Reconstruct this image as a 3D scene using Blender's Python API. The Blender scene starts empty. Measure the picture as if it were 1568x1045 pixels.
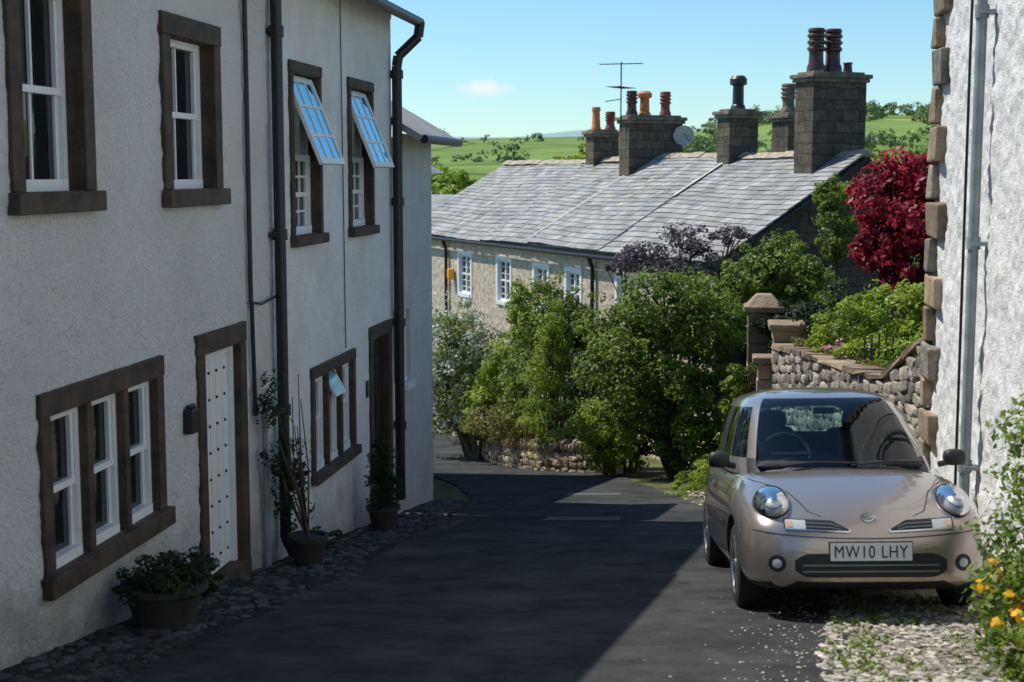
import bpy, bmesh, math, random
import numpy as np
from mathutils import Vector, Matrix, noise
from mathutils.bvhtree import BVHTree
random.seed(7)
rng = np.random.default_rng(7)
scene = bpy.context.scene
scene.view_settings.view_transform = 'Standard'
scene.view_settings.look = 'None'
scene.view_settings.exposure = 0
scene.view_settings.gamma = 1

# ------------------------------------------------------------------ materials
def nt(mat):
    mat.use_nodes = True
    t = mat.node_tree
    t.nodes.clear()
    return t

def ramp(t, pts):
    r = t.nodes.new('ShaderNodeValToRGB')
    e = r.color_ramp.elements
    while len(e) < len(pts): e.new(0.5)
    for i, (p, c) in enumerate(pts):
        e[i].position = p
        e[i].color = (*c, 1)
    return r

def M(name, c1, c2=None, scale=3.0, rough=0.8, bumps=(), attr=False, metallic=0.0, spec=0.5,
      detail=6, coat=0.0, lo=0.35, hi=0.65, c3=None, scale3=0.5, amt3=0.5, attr_rng=(0.6, 1.3), grime=None):
    m = bpy.data.materials.new(name)
    t = nt(m); N = t.nodes; L = t.links
    out = N.new('ShaderNodeOutputMaterial')
    b = N.new('ShaderNodeBsdfPrincipled')
    L.new(b.outputs[0], out.inputs[0])
    b.inputs['Roughness'].default_value = rough
    b.inputs['Metallic'].default_value = metallic
    b.inputs['Specular IOR Level'].default_value = spec
    b.inputs['Coat Weight'].default_value = coat
    b.inputs['Coat Roughness'].default_value = 0.04
    tc = N.new('ShaderNodeTexCoord')
    col = None
    if c2 is None:
        rgb = N.new('ShaderNodeRGB'); rgb.outputs[0].default_value = (*c1, 1)
        col = rgb.outputs[0]
    else:
        n = N.new('ShaderNodeTexNoise'); n.inputs['Scale'].default_value = scale
        n.inputs['Detail'].default_value = detail
        n.inputs['Roughness'].default_value = 0.65
        L.new(tc.outputs['Object'], n.inputs['Vector'])
        r = ramp(t, [(lo, c1), (hi, c2)])
        L.new(n.outputs[0], r.inputs[0])
        col = r.outputs[0]
    if c3 is not None:
        n = N.new('ShaderNodeTexNoise'); n.inputs['Scale'].default_value = scale3
        n.inputs['Detail'].default_value = 8; n.inputs['Roughness'].default_value = 0.7
        L.new(tc.outputs['Object'], n.inputs['Vector'])
        r = ramp(t, [(0.45, (0, 0, 0)), (0.68, (amt3, amt3, amt3))])
        L.new(n.outputs[0], r.inputs[0])
        mx = N.new('ShaderNodeMixRGB'); L.new(r.outputs[0], mx.inputs[0]); L.new(col, mx.inputs[1])
        mx.inputs[2].default_value = (*c3, 1); col = mx.outputs[0]
    if grime is not None:
        # dirt splash at the foot of a wall standing on the sloping street
        sp = N.new('ShaderNodeSeparateXYZ'); L.new(tc.outputs['Object'], sp.inputs[0])
        ma = N.new('ShaderNodeMath'); ma.operation = 'MULTIPLY_ADD'; ma.inputs[1].default_value = .15; ma.inputs[2].default_value = 1.72
        L.new(sp.outputs[1], ma.inputs[0])
        ad = N.new('ShaderNodeMath'); ad.operation = 'ADD'; L.new(ma.outputs[0], ad.inputs[0]); L.new(sp.outputs[2], ad.inputs[1])
        n = N.new('ShaderNodeTexNoise'); n.inputs['Scale'].default_value = 2.5; n.inputs['Detail'].default_value = 8
        n.inputs['Roughness'].default_value = .7; L.new(tc.outputs['Object'], n.inputs['Vector'])
        m2 = N.new('ShaderNodeMath'); m2.operation = 'MULTIPLY_ADD'; m2.inputs[1].default_value = -1.5; L.new(n.outputs[0], m2.inputs[0]); L.new(ad.outputs[0], m2.inputs[2])
        mr = N.new('ShaderNodeMapRange'); mr.inputs[1].default_value = -.80; mr.inputs[2].default_value = -.15
        mr.inputs[3].default_value = .8; mr.inputs[4].default_value = 0; L.new(m2.outputs[0], mr.inputs[0])
        mx = N.new('ShaderNodeMixRGB'); L.new(mr.outputs[0], mx.inputs[0]); L.new(col, mx.inputs[1])
        mx.inputs[2].default_value = (*grime, 1); col = mx.outputs[0]
    if attr:
        a = N.new('ShaderNodeAttribute'); a.attribute_name = 'shade'
        mr = N.new('ShaderNodeMapRange'); L.new(a.outputs['Fac'], mr.inputs[0])
        mr.inputs[3].default_value = attr_rng[0]; mr.inputs[4].default_value = attr_rng[1]
        mx = N.new('ShaderNodeVectorMath'); mx.operation = 'SCALE'
        L.new(col, mx.inputs[0]); L.new(mr.outputs[0], mx.inputs['Scale'])
        col = mx.outputs[0]
    L.new(col, b.inputs['Base Color'])
    prev = None
    for (sc, dist) in bumps:
        n = N.new('ShaderNodeTexNoise'); n.inputs['Scale'].default_value = sc
        n.inputs['Detail'].default_value = 5; n.inputs['Roughness'].default_value = 0.6
        L.new(tc.outputs['Object'], n.inputs['Vector'])
        bp = N.new('ShaderNodeBump'); bp.inputs['Distance'].default_value = dist
        bp.inputs['Strength'].default_value = 1.0
        L.new(n.outputs[0], bp.inputs['Height'])
        if prev: L.new(prev, bp.inputs['Normal'])
        prev = bp.outputs[0]
    if prev: L.new(prev, b.inputs['Normal'])
    return m

def leaf_mat(name, dark, light, trans=0.42):
    m = bpy.data.materials.new(name)
    t = nt(m); N = t.nodes; L = t.links
    out = N.new('ShaderNodeOutputMaterial')
    a = N.new('ShaderNodeAttribute'); a.attribute_name = 'shade'
    r = ramp(t, [(0.0, dark), (1.0, light)])
    L.new(a.outputs['Fac'], r.inputs[0])
    b = N.new('ShaderNodeBsdfPrincipled'); b.inputs['Roughness'].default_value = 0.45
    b.inputs['Specular IOR Level'].default_value = 0.3
    tr = N.new('ShaderNodeBsdfTranslucent')
    L.new(r.outputs[0], b.inputs['Base Color'])
    g = N.new('ShaderNodeGamma'); g.inputs[1].default_value = 0.8
    L.new(r.outputs[0], g.inputs[0]); L.new(g.outputs[0], tr.inputs[0])
    mx = N.new('ShaderNodeMixShader'); mx.inputs[0].default_value = trans
    L.new(b.outputs[0], mx.inputs[1]); L.new(tr.outputs[0], mx.inputs[2])
    L.new(mx.outputs[0], out.inputs[0])
    return m

def glass_mat(name, tint, refl=1.0, ior=1.5):
    m = bpy.data.materials.new(name)
    t = nt(m); N = t.nodes; L = t.links
    out = N.new('ShaderNodeOutputMaterial')
    tr = N.new('ShaderNodeBsdfTransparent'); tr.inputs[0].default_value = (*tint, 1)
    gl = N.new('ShaderNodeBsdfGlossy'); gl.inputs['Roughness'].default_value = 0.02
    fr = N.new('ShaderNodeFresnel'); fr.inputs[0].default_value = ior
    mx = N.new('ShaderNodeMixShader'); L.new(fr.outputs[0], mx.inputs[0])
    L.new(tr.outputs[0], mx.inputs[1]); L.new(gl.outputs[0], mx.inputs[2])
    L.new(mx.outputs[0], out.inputs[0])
    return m

def masonry(name, c1, c2, mortar, bw, bh, scale=1.0, bump=0.02, noise_c=None):
    m = bpy.data.materials.new(name)
    t = nt(m); N = t.nodes; L = t.links
    out = N.new('ShaderNodeOutputMaterial'); b = N.new('ShaderNodeBsdfPrincipled')
    b.inputs['Roughness'].default_value = 0.9
    L.new(b.outputs[0], out.inputs[0])
    tc = N.new('ShaderNodeTexCoord'); sp = N.new('ShaderNodeSeparateXYZ')
    L.new(tc.outputs['Object'], sp.inputs[0])
    ad = N.new('ShaderNodeMath'); ad.operation = 'ADD'
    L.new(sp.outputs[0], ad.inputs[0]); L.new(sp.outputs[1], ad.inputs[1])
    cb = N.new('ShaderNodeCombineXYZ'); L.new(ad.outputs[0], cb.inputs[0]); L.new(sp.outputs[2], cb.inputs[1])
    n0 = N.new('ShaderNodeTexNoise'); n0.inputs['Scale'].default_value = 3
    L.new(tc.outputs['Object'], n0.inputs['Vector'])
    mxv = N.new('ShaderNodeMixRGB'); mxv.blend_type = 'ADD'; mxv.inputs[0].default_value = 0.14
    L.new(cb.outputs[0], mxv.inputs[1]); L.new(n0.outputs['Color'], mxv.inputs[2])
    br = N.new('ShaderNodeTexBrick'); L.new(mxv.outputs[0], br.inputs[0])
    br.inputs['Color1'].default_value = (*c1, 1); br.inputs['Color2'].default_value = (*c2, 1)
    br.inputs['Mortar'].default_value = (*mortar, 1)
    br.inputs['Scale'].default_value = 1; br.inputs['Brick Width'].default_value = bw
    br.inputs['Row Height'].default_value = bh; br.inputs['Mortar Size'].default_value = 0.012
    br.inputs['Mortar Smooth'].default_value = 0.3
    n = N.new('ShaderNodeTexNoise'); n.inputs['Scale'].default_value = 6; n.inputs['Detail'].default_value = 8
    n.inputs['Roughness'].default_value = 0.7
    L.new(tc.outputs['Object'], n.inputs['Vector'])
    r = ramp(t, [(0.3, (0.4, 0.4, 0.4)), (0.7, (1.3, 1.22, 1.1))])
    L.new(n.outputs[0], r.inputs[0])
    mx = N.new('ShaderNodeMixRGB'); mx.blend_type = 'MULTIPLY'; mx.inputs[0].default_value = 1
    L.new(br.outputs[0], mx.inputs[1]); L.new(r.outputs[0], mx.inputs[2])
    L.new(mx.outputs[0], b.inputs['Base Color'])
    bp = N.new('ShaderNodeBump'); bp.inputs['Distance'].default_value = bump; bp.invert = True
    L.new(br.outputs['Fac'], bp.inputs['Height'])
    bp2 = N.new('ShaderNodeBump'); bp2.inputs['Distance'].default_value = 0.04
    L.new(n.outputs[0], bp2.inputs['Height']); L.new(bp.outputs[0], bp2.inputs['Normal'])
    L.new(bp2.outputs[0], b.inputs['Normal'])
    return m

MAT = {}
MAT['stucco'] = M('white_roughcast', (0.84, 0.83, 0.79), (0.92, 0.91, 0.87), 2.6, 0.92, [(9, 0.03), (26, 0.035), (60, 0.02)],
                  c3=(0.62, 0.62, 0.57), scale3=1.3, amt3=0.5, grime=(0.26, 0.26, 0.22))
MAT['stucco_b'] = M('painted_render', (0.84, 0.83, 0.79), (0.92, 0.91, 0.87), 2.0, 0.9, [(10, 0.02), (40, 0.018)],
                    c3=(0.62, 0.61, 0.56), scale3=1.3, amt3=0.5, grime=(0.3, 0.29, 0.25))
MAT['stucco_grey'] = M('grey_render', (0.50, 0.50, 0.49), (0.60, 0.60, 0.58), 2.0, 0.9, [(20, 0.02)])
MAT['stucco_r'] = M('pebbledash', (0.80, 0.79, 0.76), (0.90, 0.89, 0.86), 5.0, 0.92, [(30, 0.02), (80, 0.015)],
                    c3=(0.66, 0.64, 0.59), scale3=2.0, amt3=0.4)
MAT['stone_trim'] = M('brown_painted_stone', (0.035, 0.023, 0.014), (0.095, 0.064, 0.040), 5, 0.75, [(18, 0.01)])
MAT['white_paint'] = M('white_paint', (0.78, 0.80, 0.79), (0.86, 0.87, 0.86), 6, 0.45)
MAT['glass_dark'] = M('window_glass', (0.010, 0.013, 0.015), rough=0.04, spec=0.8, bumps=[(1.4, 0.006)])
MAT['glass_sky'] = M('vent_glass', (0.18, 0.60, 0.80), rough=0.06, metallic=0.85, spec=1.0)  # blue of the reflected sky is put into the base colour
MAT['black_iron'] = M('black_cast_iron', (0.008, 0.008, 0.009), (0.015, 0.015, 0.015), 8, 0.4)
MAT['grey_pipe'] = M('grey_pipe', (0.20, 0.25, 0.25), (0.32, 0.36, 0.35), 5, 0.5)
MAT['slate'] = M('slate', (0.22, 0.22, 0.215), (0.36, 0.36, 0.35), 1.5, 0.75, [(12, 0.01)], attr=True,
                 c3=(0.42, 0.38, 0.31), scale3=1.2, amt3=0.55, attr_rng=(0.62, 1.25))
MAT['ridge'] = M('ridge_stone', (0.30, 0.23, 0.17), (0.50, 0.42, 0.32), 5, 0.9, [(15, 0.02)])
MAT['lead'] = M('mortar_flashing', (0.36, 0.36, 0.34), (0.50, 0.50, 0.48), 3, 0.8)
MAT['chimney'] = masonry('chimney_stone', (0.17, 0.14, 0.105), (0.09, 0.078, 0.062), (0.06, 0.053, 0.046), 0.42, 0.23)
MAT['stone_cap'] = M('chimney_cap_stone', (0.10, 0.09, 0.07), (0.28, 0.22, 0.16), 6, 0.9, [(12, 0.04)])
MAT['pot_red'] = M('terracotta_pot', (0.20, 0.055, 0.035), (0.32, 0.085, 0.05), 8, 0.6)
MAT['pot_orange'] = M('orange_pot', (0.50, 0.17, 0.05), (0.62, 0.22, 0.08), 8, 0.7)
MAT['pot_dark'] = M('dark_glazed_pot', (0.055, 0.022, 0.018), (0.12, 0.045, 0.035), 8, 0.3)
MAT['pot_black'] = M('black_cowl', (0.02, 0.02, 0.02), rough=.4)
MAT['cottage'] = masonry('cottage_stone', (0.74, 0.64, 0.52), (0.64, 0.55, 0.44), (0.70, 0.62, 0.52), 0.45, 0.2)
MAT['stone'] = M('rubble_stone', (0.20, 0.17, 0.13), (0.42, 0.37, 0.30), 5, 0.92, [(14, 0.03), (50, 0.012)], attr=True, attr_rng=(0.35, 1.5))
MAT['sandstone'] = M('sandstone', (0.24, 0.17, 0.10), (0.48, 0.37, 0.25), 4, 0.9, [(14, 0.02), (50, 0.01)], attr=True, attr_rng=(0.4, 1.3))
MAT['mortar'] = M('lime_mortar', (0.12, 0.11, 0.09), (0.20, 0.18, 0.15), 8, 0.95, [(25, 0.02)])
MAT['verge'] = M('verge_dirt', (0.022, 0.022, 0.018), (0.055, 0.052, 0.044), 8, 0.95, [(25, 0.03)], spec=.1)
MAT['cobble'] = M('cobble', (0.035, 0.035, 0.033), (0.095, 0.09, 0.085), 7, 0.85, [(30, 0.01)], attr=True, attr_rng=(0.4, 1.5), spec=.2)
MAT['pebble'] = M('gravel_stones', (0.26, 0.235, 0.19), (0.50, 0.45, 0.38), 7, 0.9, [(30, 0.006)], attr=True, attr_rng=(0.4, 1.3))
MAT['gravel'] = M('gravel_bed', (0.13, 0.115, 0.085), (0.40, 0.355, 0.29), 14, 0.95, [(25, 0.03), (70, 0.012)], lo=0.3, hi=0.7,
                  c3=(0.10, 0.14, 0.04), scale3=1.7, amt3=0.8)
MAT['asphalt'] = M('asphalt', (0.028, 0.029, 0.030), (0.066, 0.067, 0.066), 3.0, 0.95, [(110, 0.012), (9, 0.012)], detail=12, lo=0.3, hi=0.72,
                   c3=(0.13, 0.128, 0.122), scale3=1.1, amt3=0.55, spec=.08)
MAT['patch'] = M('asphalt_patch', (0.075, 0.075, 0.075), (0.12, 0.12, 0.12), 9, 0.85, [(90, 0.005)], spec=.2)
MAT['bark'] = M('bark', (0.06, 0.045, 0.03), (0.13, 0.10, 0.07), 9, 0.9, [(20, 0.02)])
MAT['soil'] = M('soil_grass', (0.03, 0.045, 0.012), (0.09, 0.11, 0.03), 4, 0.95, [(12, 0.05)])
MAT['terracotta'] = M('plant_pot_clay', (0.02, 0.019, 0.017), (0.045, 0.04, 0.035), 8, 0.8)
MAT['red_brown'] = M('dark_door', (0.02, 0.012, 0.01), rough=0.4)
MAT['yellow'] = M('yellow_plastic', (0.8, 0.38, 0.02), rough=0.4)
MAT['dish'] = M('satellite_dish_metal', (0.60, 0.56, 0.50), (0.42, 0.37, 0.3), 8, 0.5)

def ground_mat():
    m = bpy.data.materials.new('ground_fields'); t = nt(m); N = t.nodes; L = t.links
    out = N.new('ShaderNodeOutputMaterial'); b = N.new('ShaderNodeBsdfPrincipled'); b.inputs['Roughness'].default_value = 0.95
    b.inputs['Specular IOR Level'].default_value = 0.1
    L.new(b.outputs[0], out.inputs[0])
    tc = N.new('ShaderNodeTexCoord')
    v = N.new('ShaderNodeTexVoronoi'); v.inputs['Scale'].default_value = 0.010
    L.new(tc.outputs['Object'], v.inputs['Vector'])
    sp = N.new('ShaderNodeSeparateXYZ'); L.new(v.outputs['Color'], sp.inputs[0])
    r = ramp(t, [(0.0, (0.11, 0.19, 0.05)), (0.35, (0.20, 0.29, 0.075)), (0.65, (0.15, 0.24, 0.06)), (1.0, (0.28, 0.34, 0.12))])
    L.new(sp.outputs[0], r.inputs[0])
    n = N.new('ShaderNodeTexNoise'); n.inputs['Scale'].default_value = 0.06; n.inputs['Detail'].default_value = 8
    L.new(tc.outputs['Object'], n.inputs['Vector'])
    rr = ramp(t, [(0.3, (0.75, 0.75, 0.75)), (0.7, (1.15, 1.12, 1.05))]); L.new(n.outputs[0], rr.inputs[0])
    mx = N.new('ShaderNodeMixRGB'); mx.blend_type = 'MULTIPLY'; mx.inputs[0].default_value = 1
    L.new(r.outputs[0], mx.inputs[1]); L.new(rr.outputs[0], mx.inputs[2])
    v2 = N.new('ShaderNodeTexVoronoi'); v2.feature = 'DISTANCE_TO_EDGE'; v2.inputs['Scale'].default_value = 0.010
    L.new(tc.outputs['Object'], v2.inputs['Vector'])
    re = ramp(t, [(0.0, (.35, .42, .4)), (0.02, (1, 1, 1))]); L.new(v2.outputs[0], re.inputs[0])
    mxe = N.new('ShaderNodeMixRGB'); mxe.blend_type = 'MULTIPLY'; mxe.inputs[0].default_value = 1
    L.new(mx.outputs[0], mxe.inputs[1]); L.new(re.outputs[0], mxe.inputs[2]); mx = mxe
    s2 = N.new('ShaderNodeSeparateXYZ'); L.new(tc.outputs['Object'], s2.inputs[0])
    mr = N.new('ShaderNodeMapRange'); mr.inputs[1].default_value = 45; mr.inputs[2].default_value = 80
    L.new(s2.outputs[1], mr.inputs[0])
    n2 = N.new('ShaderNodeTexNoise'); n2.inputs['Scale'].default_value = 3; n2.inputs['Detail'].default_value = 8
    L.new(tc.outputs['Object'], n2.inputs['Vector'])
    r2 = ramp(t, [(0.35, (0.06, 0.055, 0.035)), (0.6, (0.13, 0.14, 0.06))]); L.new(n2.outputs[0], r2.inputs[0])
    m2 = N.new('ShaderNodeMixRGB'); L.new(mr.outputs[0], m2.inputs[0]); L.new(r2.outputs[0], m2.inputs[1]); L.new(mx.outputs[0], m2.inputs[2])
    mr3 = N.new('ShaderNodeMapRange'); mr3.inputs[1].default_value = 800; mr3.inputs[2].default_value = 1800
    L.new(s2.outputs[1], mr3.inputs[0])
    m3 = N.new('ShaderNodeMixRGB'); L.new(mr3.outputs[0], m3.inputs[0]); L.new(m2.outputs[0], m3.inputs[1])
    m3.inputs[2].default_value = (0.27, 0.38, 0.38, 1)  # pale distance haze painted into the colour of the far hills
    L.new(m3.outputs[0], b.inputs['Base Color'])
    return m
MAT['ground'] = ground_mat()

# ------------------------------------------------------------------ mesh builder
class MB:
    def __init__(s):
        s.v = []; s.f = []; s.m = []; s.sh = []; s.mats = []
    def mi(s, mat):
        if mat not in s.mats: s.mats.append(mat)
        return s.mats.index(mat)
    def add(s, vs, fs, mat, shade=0.5):
        o = len(s.v); k = s.mi(mat)
        s.v += [tuple(p) for p in vs]
        for f in fs:
            s.f.append(tuple(i + o for i in f)); s.m.append(k); s.sh.append(shade)
    def box(s, x0, x1, y0, y1, z0, z1, mat, shade=0.5):
        vs = [(x0,y0,z0),(x1,y0,z0),(x1,y1,z0),(x0,y1,z0),(x0,y0,z1),(x1,y0,z1),(x1,y1,z1),(x0,y1,z1)]
        s.add(vs, [(0,3,2,1),(4,5,6,7),(0,1,5,4),(1,2,6,5),(2,3,7,6),(3,0,4,7)], mat, shade)
    def obox(s, c, ax, ay, az, mat, shade=0.5, jit=0.0):
        c = Vector(c); ax = Vector(ax); ay = Vector(ay); az = Vector(az)
        vs = []
        for k in (-1, 1):
            for (i, j) in ((-1,-1),(1,-1),(1,1),(-1,1)):
                p = c + ax*i + ay*j + az*k
                if jit: p += Vector((random.uniform(-jit,jit), random.uniform(-jit,jit), random.uniform(-jit,jit)))
                vs.append(p)
        s.add(vs, [(0,3,2,1),(4,5,6,7),(0,1,5,4),(1,2,6,5),(2,3,7,6),(3,0,4,7)], mat, shade)
    def quad(s, a, b, c, d, mat, shade=0.5):
        s.add([a,b,c,d], [(0,1,2,3)], mat, shade)
    def cyl(s, p0, p1, r0, r1, mat, n=12, caps=True, shade=0.5):
        p0 = Vector(p0); p1 = Vector(p1); d = (p1-p0).normalized()
        a = d.orthogonal().normalized(); b = d.cross(a)
        vs = []
        for (p, r) in ((p0, r0), (p1, r1)):
            for i in range(n):
                t = 2*math.pi*i/n
                vs.append(p + a*math.cos(t)*r + b*math.sin(t)*r)
        fs = [(i, (i+1)%n, n+(i+1)%n, n+i) for i in range(n)]
        if caps: fs += [tuple(range(n-1,-1,-1)), tuple(range(n, 2*n))]
        s.add(vs, fs, mat, shade)
    def tube(s, pts, r, mat, n=10):
        for i in range(len(pts)-1):
            ra = r[i] if isinstance(r, (list, tuple)) else r
            rb = r[i+1] if isinstance(r, (list, tuple)) else r
            s.cyl(pts[i], pts[i+1], ra, rb, mat, n)
    def lathe(s, c, prof, mat, n=20):
        c = Vector(c); vs = []
        for (r, z) in prof:
            for i in range(n):
                t = 2*math.pi*i/n
                vs.append((c.x + r*math.cos(t), c.y + r*math.sin(t), c.z + z))
        fs = []
        for k in range(len(prof)-1):
            for i in range(n):
                fs.append((k*n+i, k*n+(i+1)%n, (k+1)*n+(i+1)%n, (k+1)*n+i))
        fs.append(tuple(range((len(prof)-1)*n, len(prof)*n)))
        s.add(vs, fs, mat)
    def build(s, name, parent=None, smooth=False, bevel=0.0, matrix=None):
        me = bpy.data.meshes.new(name)
        me.from_pydata(s.v, [], s.f)
        for m in s.mats: me.materials.append(m)
        me.polygons.foreach_set('material_index', s.m)
        a = me.attributes.new('shade', 'FLOAT', 'FACE'); a.data.foreach_set('value', s.sh)
        if smooth: me.polygons.foreach_set('use_smooth', [True]*len(s.f))
        me.update()
        o = bpy.data.objects.new(name, me); scene.collection.objects.link(o)
        if matrix is not None: o.matrix_world = matrix
        if bevel:
            b = o.modifiers.new('bevel', 'BEVEL'); b.width = bevel; b.segments = 2; b.limit_method = 'ANGLE'
        if smooth and not bevel:
            try:
                me.set_sharp_from_angle(angle=math.radians(40))
            except Exception: pass
        if parent: adopt(o, parent)
        return o

def group(name, loc=(0,0,0), matrix=None):
    e = bpy.data.objects.new(name, None); e.empty_display_size = 0.3
    e.matrix_world = matrix if matrix is not None else Matrix.Translation(loc)
    scene.collection.objects.link(e)
    e['mw'] = [list(r) for r in e.matrix_world]
    return e
def adopt(o, p):
    mw = Matrix([list(r) for r in p['mw']])
    o.parent = p; o.matrix_parent_inverse = mw.inverted()

# ------------------------------------------------------------------ terrain
YC = [-4000,-15,0,30,45,60,130,250,450,620,900,1500,2600,4200]
ZC = [0.67,0.67,-1.58,-6.08,-7.3,-8.4,-13,-7,7,16.2,12,25,68,50]
def sstep(t): t = np.clip(t, 0, 1); return t*t*(3-2*t)
def zg(x, y):
    x = np.asarray(x, float); y = np.asarray(y, float)
    z = np.interp(y, YC, ZC)
    z = z + 0.035*np.clip(x, -8, 8)
    z = z + 7.0*sstep((x+25)/60.0)*sstep((y-200)/300.0)*(1-sstep((y-700)/300))
    z = z + np.where(y > 120, 1.5*np.sin(x*0.012+1)*sstep((y-150)/200), 0)
    z = z + 11*np.sin(x*0.0055+2.2)*sstep((y-1300)/900) + 4*np.sin(x*0.021)*sstep((y-1300)/900)
    return z
def zgf(x, y): return float(zg(x, y))

def axis(a, b, step, lo, hi, g=1.25):
    xs = list(np.arange(a, b+1e-6, step)); s = step
    x = a
    left = []
    while x > lo: s *= g; x -= s; left.append(x)
    s = step; x = b; right = []
    while x < hi: s *= g; x += s; right.append(x)
    return np.array(left[::-1]+xs+right)
xs = axis(-14, 14, 1.0, -3500, 3500, 1.1); ys = axis(-6, 60, 1.0, -1500, 4200, 1.08)
X, Y = np.meshgrid(xs, ys)
Z = zg(X, Y)
nx, ny = len(xs), len(ys)
mb = MB()
vs = np.stack([X.ravel(), Y.ravel(), Z.ravel()], 1).tolist()
fs = [(j*nx+i, j*nx+i+1, (j+1)*nx+i+1, (j+1)*nx+i) for j in range(ny-1) for i in range(nx-1)]
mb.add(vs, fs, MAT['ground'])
mb.build('ground', smooth=True)

rows = [(-12, -3.2, 1.3), (0, -3.2, 1.0), (5, -3.2, 0.7), (8, -3.15, 0.75), (11, -3.1, 1.1), (14, -3.15, 0.9), (17, -3.2, 0.3),
        (20, -3.5, -0.5), (22.5, -4.2, -1.1)]
def strip(rws, off, mat, K=10):
    mb = MB(); v = []
    for (p, q) in rws:
        for k in range(K+1):
            t = k/K; x = p[0]*(1-t)+q[0]*t; y = p[1]*(1-t)+q[1]*t
            v.append((x, y, zgf(x, y)+off))
    n = len(rws)
    mb.add(v, [(j*(K+1)+i, j*(K+1)+i+1, (j+1)*(K+1)+i+1, (j+1)*(K+1)+i) for j in range(n-1) for i in range(K)], mat)
    return mb
rr = []
for i in range(len(rows)-1):
    y0, a0, b0 = rows[i]; y1, a1, b1 = rows[i+1]
    n = max(1, int((y1-y0)/0.25))
    for k in range(n):
        t = k/n; y = y0+(y1-y0)*t
        rr.append(((a0+(a1-a0)*t + random.uniform(-.04,.04), y), (b0+(b1-b0)*t+random.uniform(-.06,.06), y)))
rr += [((-4.5, 23.5), (-1.4, 23.6)), ((-5.0, 24.8), (-1.6, 25.2)), ((-5.4, 26), (-2.4, 25.95)), ((-6.0, 27.2), (-3.1, 26.75)), ((-8, 28.5), (-4.0, 28.4)),
       ((-10, 31), (-4.7, 30.2)), ((-13, 34), (-5.5, 34)), ((-16, 38), (-8.5, 38.3)), ((-20, 41), (-14, 43))]
strip(rr, 0.02, MAT['asphalt']).build('road', smooth=True)
gr = []
for i in range(40):
    y = -4+i*0.5
    gr.append(((np.interp(y, [0, 5, 8, 11, 14, 17], [1.0, .7, .75, 1.1, .9, .3])-0.12+random.uniform(-.04,.04), y), (2.3, y)))
strip(gr, 0.012, MAT['gravel'], 6).build('gravel_verge', smooth=True)
cb = [((-4.1, y), (-3.05, y)) for y in np.arange(4, 20, 0.5)]
strip(cb, 0.01, MAT['verge'], 3).build('cobble_bed', smooth=True)

ico = bmesh.new(); bmesh.ops.create_icosphere(ico, subdivisions=2, radius=1.0)
IV = np.array([v.co[:] for v in ico.verts]); IF = [tuple(v.index for v in f.verts) for f in ico.faces]; ico.free()
ico = bmesh.new(); bmesh.ops.create_icosphere(ico, subdivisions=1, radius=1.0)
IV1 = np.array([v.co[:] for v in ico.verts]); IF1 = [tuple(v.index for v in f.verts) for f in ico.faces]; ico.free()
def stone(mb, c, ax, mat, lowp=False, box=True, jit=0.1):
    V, F = (IV1, IF1) if lowp else (IV, IF)
    P = V.copy()
    if box:
        P = np.sign(P)*np.abs(P)**0.6
        P /= np.abs(P).max()
    P = P*(1+rng.uniform(-jit, jit, (len(P), 1)))
    A = np.array([list(a) for a in ax])
    Q = P @ A + np.array(c)
    mb.add(Q.tolist(), F, mat, random.random())

mb = MB()
for i in range(1500):
    y = random.uniform(6.8, 19.4); x = random.uniform(-3.97, -3.1+0.2*math.sin(y*1.3))
    r = random.uniform(.018, .055); a = random.uniform(0, 3.14)
    ca, sa = math.cos(a)*r, math.sin(a)*r
    stone(mb, (x, y, zgf(x, y)+0.012), [(ca*1.3, sa*1.3, 0), (-sa, ca, 0), (0, 0, r*0.45)], MAT['cobble'], True, False)
mb.build('cobblestones', smooth=True)
mb = MB()
for i in range(3400):
    y = random.uniform(6.4, 10.5) if i < 2500 else random.uniform(10, 21)
    e = np.interp(y, [0, 5, 8, 11, 14, 17, 20], [1.0, .7, .75, 1.1, .9, .3, -.4])
    x = e - 0.15 + abs(random.gauss(0, 0.6))
    if x > 2.05: continue
    r = random.choice([random.uniform(.006, .018), random.uniform(.012, .032)]); a = random.uniform(0, 3.14)
    ca, sa = math.cos(a)*r, math.sin(a)*r
    stone(mb, (x, y, zgf(x, y)+0.018), [(ca*1.3, sa*1.3, 0), (-sa, ca, 0), (0, 0, r*0.6)], MAT['pebble'], True, False, 0.2)
# loose grit spilling over the edge of the road
for i in range(500):
    y = random.uniform(6.4, 14); e = np.interp(y, [0, 5, 8, 11, 14], [1.0, .7, .75, 1.1, .9]); x = e-.15-abs(random.gauss(0, .3))
    r = random.uniform(.004, .010); a = random.uniform(0, 3.14); ca, sa = math.cos(a)*r, math.sin(a)*r
    stone(mb, (x, y, zgf(x, y)+0.022), [(ca*1.3, sa*1.3, 0), (-sa, ca, 0), (0, 0, r*0.6)], MAT['pebble'], True, False, 0.2)
mb.build('gravel', smooth=True)

mb = MB()
def pad(mb, x0, x1, y0, y1, off, mat):
    mb.add([(x0,y0,zgf(x0,y0)+off),(x1,y0,zgf(x1,y0)+off),(x1,y1,zgf(x1,y1)+off),(x0,y1,zgf(x0,y1)+off)], [(0,1,2,3)], mat)
pad(mb, -2.15, -1.35, 20.2, 20.75, .026, MAT['patch'])
pad(mb, -2.0, -1.1, 16.3, 16.8, .026, MAT['patch'])
mb.build('road_repair_patch')

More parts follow.
